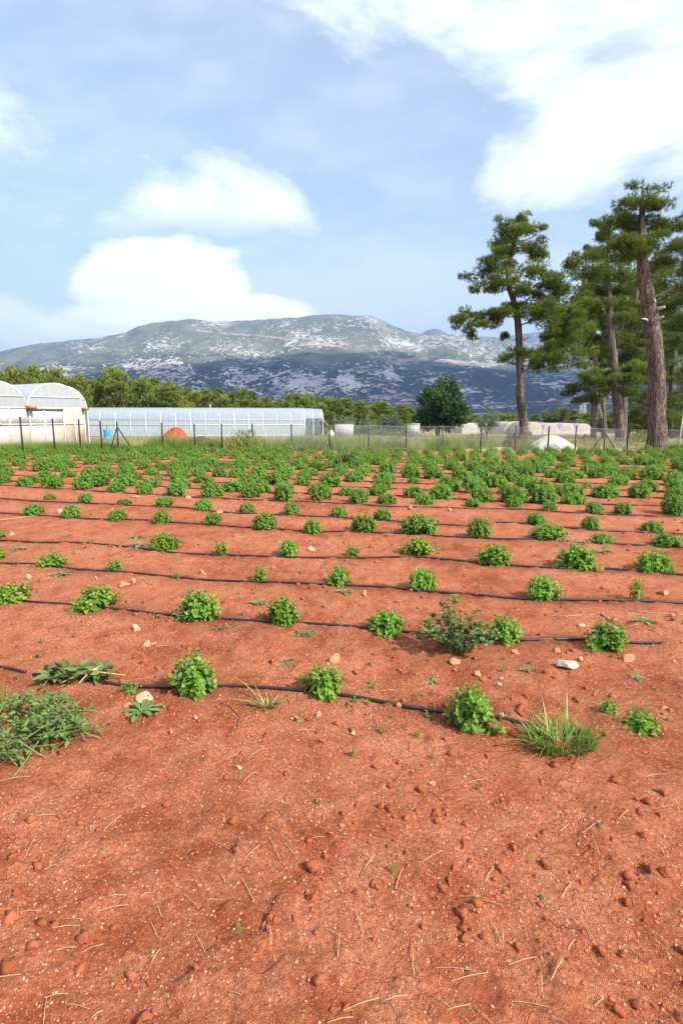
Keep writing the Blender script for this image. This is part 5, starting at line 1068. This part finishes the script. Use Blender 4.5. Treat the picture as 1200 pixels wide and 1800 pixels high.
big_pine('slim pale-barked pine standing near the lattice pylon', 44, [(1042, 786, 10), (1043, 730, 9), (1044, 680, 9), (1046, 640, 8.5), (1045, 600, 7), (1040, 560, 6), (1033, 530, 5), (1028, 490, 4), (1030, 440, 2.5)],
    [(1012, 680, 18, 6), (1030, 672, 16, 6), (1022, 700, 20, 8), (1045, 700, 14, 7), (1005, 690, 10, 5), (1060, 690, 12, 6), (1020, 560, 22, 12), (1045, 545, 24, 14), (1060, 570, 22, 12), (1030, 590, 20, 12), (1050, 610, 18, 12), (1062, 640, 14, 8), (1025, 520, 24, 12), (1035, 490, 26, 12), (1020, 465, 22, 10), (1040, 445, 18, 9), (1065, 600, 18, 14), (1010, 535, 16, 10)], 2, 'bark_pale', 1.0, stubs=[((1046, 690), (1058, 735), 7)])
big_pine('tall dark pine with twisted trunk beside the slim one', 37, [(1093, 776, 19), (1088, 740, 16), (1084, 700, 15), (1080, 660, 13), (1077, 620, 12), (1073, 580, 11), (1070, 540, 10), (1068, 505, 9), (1066, 470, 7), (1070, 420, 4), (1072, 390, 2)],
    [(1030, 664, 20, 8), (1052, 658, 26, 10), (1080, 668, 30, 11), (1108, 672, 32, 12), (1130, 655, 26, 12), (1065, 680, 18, 8), (1120, 640, 22, 10), (1100, 650, 20, 9), (1045, 520, 26, 12), (1075, 512, 28, 12), (1100, 525, 28, 13), (1120, 545, 20, 12), (1040, 540, 18, 9), (1085, 560, 18, 9), (1050, 485, 32, 13), (1095, 490, 32, 14), (1070, 455, 34, 13), (1040, 450, 22, 10), (1105, 445, 26, 12), (1075, 420, 28, 11), (1060, 395, 20, 9), (1085, 398, 18, 9), (1100, 690, 22, 10)], 3)
big_pine('pine with reddish forked trunk behind the tall dark pine', 47, [(1096, 776, 13), (1095, 720, 12), (1098, 680, 11.5), (1103, 640, 11), (1107, 600, 10.5), (1112, 560, 9), (1118, 520, 7), (1122, 470, 5), (1124, 430, 3)],
    [(1085, 590, 20, 14), (1105, 610, 22, 14), (1130, 600, 24, 14), (1120, 570, 26, 14), (1140, 560, 24, 16), (1090, 540, 20, 12), (1130, 530, 26, 14), (1150, 515, 26, 14), (1105, 505, 24, 12), (1125, 480, 28, 13), (1150, 470, 24, 12), (1120, 450, 24, 11), (1125, 425, 18, 9), (1085, 635, 18, 10), (1120, 625, 20, 10)], 4)
big_pine('thickest pine trunk with broken branch stubs at the fence corner', 25.6, [(1154, 793, 37), (1154, 770, 31), (1154, 740, 30), (1154, 700, 29), (1154, 660, 27), (1152, 620, 26), (1148, 580, 25), (1143, 550, 24), (1138, 520, 22), (1134, 500, 21), (1128, 460, 18), (1125, 420, 14), (1128, 370, 9), (1130, 330, 4)],
    [(1110, 440, 34, 12), (1080, 425, 26, 10), (1150, 430, 36, 13), (1185, 440, 34, 14), (1130, 400, 38, 14), (1170, 395, 36, 14), (1095, 390, 26, 11), (1140, 365, 34, 12), (1110, 360, 24, 10), (1165, 355, 26, 11), (1135, 335, 24, 10), (1205, 480, 26, 16), (1215, 520, 24, 14), (1195, 505, 18, 10), (1225, 450, 28, 14), (1190, 468, 28, 12), (1165, 460, 22, 9)], 5, stubs=[((1150, 545), (1168, 539), 7), ((1148, 562), (1166, 556), 5), ((1140, 565), (1128, 560), 4), ((1147, 528), (1152, 530), 5)])
big_pine('dense dark pine filling the background behind the thickest trunk', 56, [(1180, 774, 12), (1178, 720, 11), (1182, 660, 10), (1186, 600, 8), (1188, 550, 6), (1190, 500, 3)],
    [(1120, 720, 26, 14), (1150, 735, 28, 14), (1135, 700, 28, 14), (1165, 700, 30, 16), (1195, 690, 28, 18), (1185, 730, 30, 16), (1210, 740, 24, 14), (1165, 665, 28, 15), (1195, 650, 28, 16), (1215, 670, 24, 16), (1180, 620, 28, 15), (1205, 605, 26, 15), (1165, 600, 20, 12), (1190, 570, 26, 14), (1210, 560, 22, 14), (1175, 540, 22, 12), (1190, 515, 22, 12), (1150, 640, 28, 15), (1135, 665, 26, 14), (1150, 610, 24, 14), (1160, 575, 24, 14), (1110, 740, 18, 9), (1175, 755, 26, 8), (1210, 765, 24, 8)], 6)
big_pine('shaggy pine beyond the leaning pole at the field corner', 40, [(1232, 782, 14), (1230, 700, 13), (1226, 600, 11), (1222, 520, 8), (1220, 450, 4)],
    [(1185, 545, 24, 14), (1200, 575, 22, 12), (1190, 600, 18, 11), (1195, 520, 20, 12), (1230, 560, 30, 16), (1225, 520, 30, 14), (1235, 480, 28, 14), (1220, 450, 22, 12), (1235, 610, 26, 14), (1205, 640, 18, 10), (1178, 575, 14, 8)], 7)

big_pine('broad leafy pine closing the gap behind the tall dark pine', 54, [(1062, 776, 10), (1060, 720, 9.5), (1056, 660, 9), (1060, 600, 8), (1066, 540, 6), (1070, 480, 4)],
    [(1030, 520, 26, 14), (1055, 535, 28, 15), (1085, 545, 28, 15), (1040, 565, 26, 14), (1070, 575, 28, 15), (1095, 585, 26, 14), (1045, 600, 24, 13), (1075, 610, 26, 13), (1060, 505, 28, 13), (1090, 510, 26, 13), (1065, 480, 26, 12), (1045, 630, 20, 10), (1085, 635, 20, 10)], 8)
big_pine('wide pine with low hanging boughs behind the fence corner', 60, [(1148, 774, 10), (1146, 700, 9), (1150, 620, 8), (1154, 550, 6), (1156, 490, 3)],
    [(1125, 530, 26, 14), (1155, 535, 28, 15), (1185, 540, 28, 15), (1120, 560, 26, 14), (1150, 570, 28, 15), (1180, 580, 28, 15), (1130, 600, 26, 14), (1165, 610, 28, 15), (1195, 615, 26, 14), (1125, 640, 26, 13), (1155, 650, 26, 13), (1185, 655, 26, 13), (1140, 505, 26, 13), (1175, 505, 26, 13), (1155, 480, 24, 11), (1115, 690, 22, 11), (1170, 690, 26, 13), (1140, 720, 24, 11)], 9)

# forest of smaller trees
def forest_tree(seed, kind):
    """unit-height tree: trunk + crown of leaf clumps"""
    rs_ = np.random.RandomState(seed); root = empty({'pine': 'pine_tree', 'umbrella': 'umbrella_pine', 'olive': 'olive_tree', 'round': 'broadleaf_tree', 'carob': 'carob_tree'}[kind]); cb = MB(); tb = MB()
    if kind == 'pine':
        lean = rs_.normal(0, .03); tb.tube([(0, 0, -.02), (lean * .5, 0, .4), (lean, 0, .97)], [.022, .015, .004], 7)
        for i in range(95):
            f = rs_.random(); z = .16 + .80 * f; w = (.33 * (1 - f)**.85 + .015) * (1 + .35 * math.sin(f * 17 + seed)) * rs_.uniform(.6, 1.05); a = rs_.random() * 6.28; c = np.array([lean * z + math.cos(a) * w, math.sin(a) * w, z + .05 * w])
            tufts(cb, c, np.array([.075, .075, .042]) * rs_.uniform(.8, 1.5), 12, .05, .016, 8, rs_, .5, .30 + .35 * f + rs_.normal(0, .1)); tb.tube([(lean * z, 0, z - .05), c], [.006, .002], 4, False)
        m_ = 'pine_far'
    elif kind == 'umbrella':
        tb.tube([(0, 0, -.02), (.01, 0, .45), (0, 0, .9)], [.022, .018, .008], 7)
        for i in range(52):
            top = rs_.random() < .72; a = rs_.random() * 6.28; r_ = .26 * math.sqrt(rs_.random()); c = np.array([math.cos(a) * r_, math.sin(a) * r_, (.94 - r_ * r_ * 1.6 if top else rs_.uniform(.45, .7)) + rs_.normal(0, .02)]); tufts(cb, c, np.array([.08, .08, .04]), 14, .045, .016, 8, rs_, .5, .3 + .3 * top); tb.tube([(0, 0, c[2] - .12), c], [.007, .002], 4, False)
        m_ = 'pine_far'
    else:
        wid = {'olive': .55, 'round': .5, 'carob': .54}[kind]; ncl = {'olive': 80, 'round': 110, 'carob': 640}[kind]; ls = {'olive': .06, 'round': .07, 'carob': .05}[kind]
        for q in range(4 if kind != 'round' else 2): a = q * 1.7; tb.tube([(0, 0, -.02), (math.cos(a) * .06, math.sin(a) * .06, .2), (math.cos(a) * wid * .5, math.sin(a) * wid * .5, .62)], [.03, .022, .006], 6)
        LOB = [(q_[0] * rs_.uniform(.6, .85), q_[1] * rs_.uniform(.6, .85), q_[2] * rs_.uniform(.5, .82), rs_.uniform(.22, .42)) for q_ in unit(rs_.normal(0, 1, (11, 3)))] + [(0, 0, .1, .68), (0, 0, -.3, .75), (.3, 0, -.45, .5), (-.3, .1, -.45, .5), (0, -.35, -.4, .5)]
        for i in range(ncl):
            d = unit(rs_.normal(0, 1, 3)); d[2] = d[2] * .9; rr = rs_.random()**.33; k = 1 + .22 * math.sin(5 * d[0] + seed) * math.cos(4 * d[1] + 2 * d[2]); n = 26
            lb_ = LOB[i % len(LOB)]; c = np.array([lb_[0] * wid + d[0] * wid * lb_[3] * rr * k, lb_[1] * wid + d[1] * wid * lb_[3] * rr * k, .54 + lb_[2] * .44 + d[2] * .44 * lb_[3] * rr * k])
            p = c + rs_.normal(0, .035 if kind == 'carob' else .055, (n, 3)); p[:, 2] = np.maximum(p[:, 2], .03); D = unit(rs_.normal(0, .6, (n, 3)) + d); cb.inst(*QUADLEAF, frames(D, None, rs_.random(n) * 6.28) * (ls * rs_.uniform(.6, 1.2, n))[:, None, None], p, np.clip(.35 + .25 * d[2] + rs_.normal(0, .16, n), 0, 1))
        m_ = {'olive': 'olive', 'round': 'pine_far', 'carob': 'carob'}[kind]
    cb.build('crown', M[m_], root)['kind'] = 'stuff'; tb.build('trunk', M['bark_pale'], root, True); return proto(root)
FP = [forest_tree(800 + i, 'pine') for i in range(6)]; FU = forest_tree(850, 'umbrella'); FOL = [forest_tree(860 + i, 'olive') for i in range(2)]; FR = [forest_tree(870 + i, 'round') for i in range(2)]; FC = forest_tree(880, 'carob')
def plant_tree(pr, px, ytop, Y, wpx, label, cat, group=None, unit_w=.62):
    t = at(px, ytop, Y); z0 = float(hz(t[0], Y)) - .05; h = t[2] - z0; o = copy_tree(pr); o.location = (t[0], Y, z0); w = wpx * Y / FPX / unit_w; o.scale = (w, w, h); o.rotation_euler = (0, 0, random.random() * 6.28); return tag(o, label, cat, group)
def belt(x): return 'behind the milky multi-span greenhouse' if x < 160 else 'behind the long clear greenhouse' if x < 380 else 'behind the gable end of the long greenhouse' if x < 560 else 'between the white shed and the dark round tree'
def skyline(x): return np.interp(x, [-80, 0, 30, 75, 110, 150, 180, 230, 260, 300, 340, 370, 400, 440, 480, 530, 570, 610, 650, 700, 740], [648, 655, 646, 646, 655, 664, 668, 664, 663, 676, 692, 689, 690, 691, 702, 695, 703, 706, 709, 712, 715])
for i, x in enumerate(np.arange(-60, 720, 13.5)):
    j = random.uniform(-6, 6); tall = i % 3 == 0; yt = skyline(x + j) - 7 + (random.uniform(-3, 4) if tall else random.uniform(6, 28)); Y = random.uniform(100, 118) if tall else random.uniform(92, 112)
    plant_tree(FP[i % 6], x + j, yt, Y, random.uniform(34, 58), ('tall' if tall else 'shorter') + ' yellow-green pine in the belt ' + belt(x), 'pine tree', ('tall' if tall else 'shorter') + ' pines ' + belt(x))
for i, x in enumerate(np.arange(-70, 730, 19)):
    plant_tree(FP[(i * 5 + 2) % 6], x + random.uniform(-6, 6), skyline(x) - 6 + random.uniform(-3, 10), random.uniform(122, 150), random.uniform(42, 64), 'pine at the back of the belt ' + belt(x), 'pine tree', 'back pines ' + belt(x))
for i, x in enumerate(np.arange(-60, 730, 38)):
    yt = max(skyline(x) + 42, 712) + random.uniform(-6, 8); plant_tree(FR[i % 2], x + random.uniform(-8, 8), yt, random.uniform(86, 92), random.uniform(36, 56), 'rounded shrubby tree in the undergrowth ' + belt(x), 'tree', 'shrubby trees ' + belt(x), 1.05)
plant_tree(FU, 201, 644, 104, 36, 'dark flat-topped pine rising above the tree belt', 'pine tree', None, .56)
plant_tree(FP[1], 243, 668, 92, 60, 'full pointed pine in front of the belt beside flat-topped pine', 'pine tree', None); plant_tree(FP[3], 303, 672, 93, 48, 'narrow pointed pine in front of the belt above red soil heap', 'pine tree', None)
plant_tree(FR[0], 327, 702, 88, 26, 'small dark rounded tree just above the long greenhouse roof', 'tree', None, 1.05)
for (px, yt, w, Y, l) in ((608, 727, 46, 82, 'silvery olive tree behind the white ribbed shed'), (645, 728, 40, 84, 'silvery olive tree between shed and dark round tree, left one'), (688, 722, 52, 83, 'larger silvery olive tree beside the dark round tree'), (857, 713, 44, 86, 'silvery olive tree standing right of the dark round tree'), (929, 752, 14, 60, 'tiny clipped olive bush by the tall pines')):
    plant_tree(FOL[int(px) % 2], px, yt, Y, w, l, 'olive tree', None, 1.15)
plant_tree(FC, 772, 667, 76, 104, 'broad dark dense round-crowned tree behind the fence', 'tree', None, 1.14)
for i, (px, yt, w, Y) in enumerate([(835, 728, 40, 160), (880, 724, 44, 165), (905, 722, 46, 160), (940, 728, 40, 165), (965, 716, 44, 158), (985, 713, 46, 155), (1010, 719, 44, 160), (1035, 724, 40, 165), (1060, 722, 44, 150), (1085, 715, 44, 150), (1110, 720, 44, 140), (1140, 710, 50, 130), (1165, 712, 50, 125), (1195, 705, 50, 120), (1220, 700, 50, 120), (815, 726, 40, 170), (1130, 735, 50, 85), (1170, 738, 50, 80), (745, 716, 44, 150), (730, 722, 40, 140)]):
    plant_tree(FR[i % 2] if i % 3 else FP[i % 6], px, yt, Y, w, 'green tree in the far row behind the tunnel greenhouses', 'tree', 'trees behind the tunnel greenhouses', 1.05 if i % 3 else .62)

# pylon and power line
Y = 330; p = at(1022, 742, Y); top = at(1022, 697, Y)[2]; z0 = -4.3; hh = top - z0; root = empty('lattice_pylon', (p[0], Y, z0)); tag(root, 'pale steel lattice pylon rising behind the tunnel greenhouses', 'pylon')
def wd(f): return 2.6 * (1 - f) + .55 * f
for sx in (-1, 1):
    for sy in (-1, 1): b = MB(); b.tube([(sx * wd(0), sy * wd(0), 0), (sx * wd(.7), sy * wd(.7), hh * .7), (sx * .35, sy * .35, hh)], .10, 5); b.build('leg', M['steel'], root)
b = MB()
for k in range(8):
    f0, f1 = k / 8, (k + 1) / 8
    for q in range(4):
        c4 = [(-1, -1), (1, -1), (1, 1), (-1, 1)]; a, c = c4[q], c4[(q + 1) % 4]; b.tube([(a[0] * wd(f0), a[1] * wd(f0), hh * f0), (c[0] * wd(f1), c[1] * wd(f1), hh * f1)], .07, 4, False); b.tube([(c[0] * wd(f0), c[1] * wd(f0), hh * f0), (a[0] * wd(f1), a[1] * wd(f1), hh * f1)], .07, 4, False)
b.build('lattice', M['steel'], root)
for f, w in ((.78, 3.2), (.90, 2.6)): b = MB(); b.tube([(-w, 0, hh * f), (0, 0, hh * f + .5), (w, 0, hh * f)], .10, 5); b.tube([(-w, 0, hh * f), (0, 0, hh * f - .3), (w, 0, hh * f)], .08, 5); b.build('crossarm', M['steel'], root)
for f, w in ((.78, -3.2), (.90, 2.6)):
    s_ = np.array([p[0] + w, Y, z0 + hh * f]); C = [s_ + np.array([-120, 30, 0]) * t - [0, 0, 16 * t * (1 - t) * .4] for t in np.linspace(0, 1, 20)]; C2 = [s_ + np.array([160, -20, 0]) * t - [0, 0, 16 * t * (1 - t) * .4] for t in np.linspace(0, 1, 20)]
    b = MB(); b.tube(np.array(C[::-1] + C2[1:]) - s_, .03, 4, False); o = b.build('power_line', M['wire']); o.location = s_; tag(o, 'thin pale power line strung from the lattice pylon', 'power line', 'power lines')

# ------------------------------------------------------------------ haze
def haze():
    m = bpy.data.materials.new('haze'); m.use_nodes = True; nt = m.node_tree; nt.nodes.clear(); out = nt.nodes.new('ShaderNodeOutputMaterial'); v = nt.nodes.new('ShaderNodeVolumePrincipled')
    v.inputs['Color'].default_value = (.25, .42, 1, 1); v.inputs['Density'].default_value = 1.15e-4; v.inputs['Anisotropy'].default_value = .1
    nt.links.new(v.outputs[0], out.inputs['Volume']); 
    try: m.cycles.homogeneous_volume = True
    except Exception: pass
    b = MB(); b.box([0, 3200, 590], [19600, 13200, 1240]); o = b.build('haze', m); tag(o, 'pale blue air between the field and the mountains', 'haze', kind='stuff')
haze()

# remove the sources the copies were made from
def rm(o):
    for c in list(o.children): rm(c)
    bpy.data.objects.remove(o)
for r_ in PROTO: rm(r_)
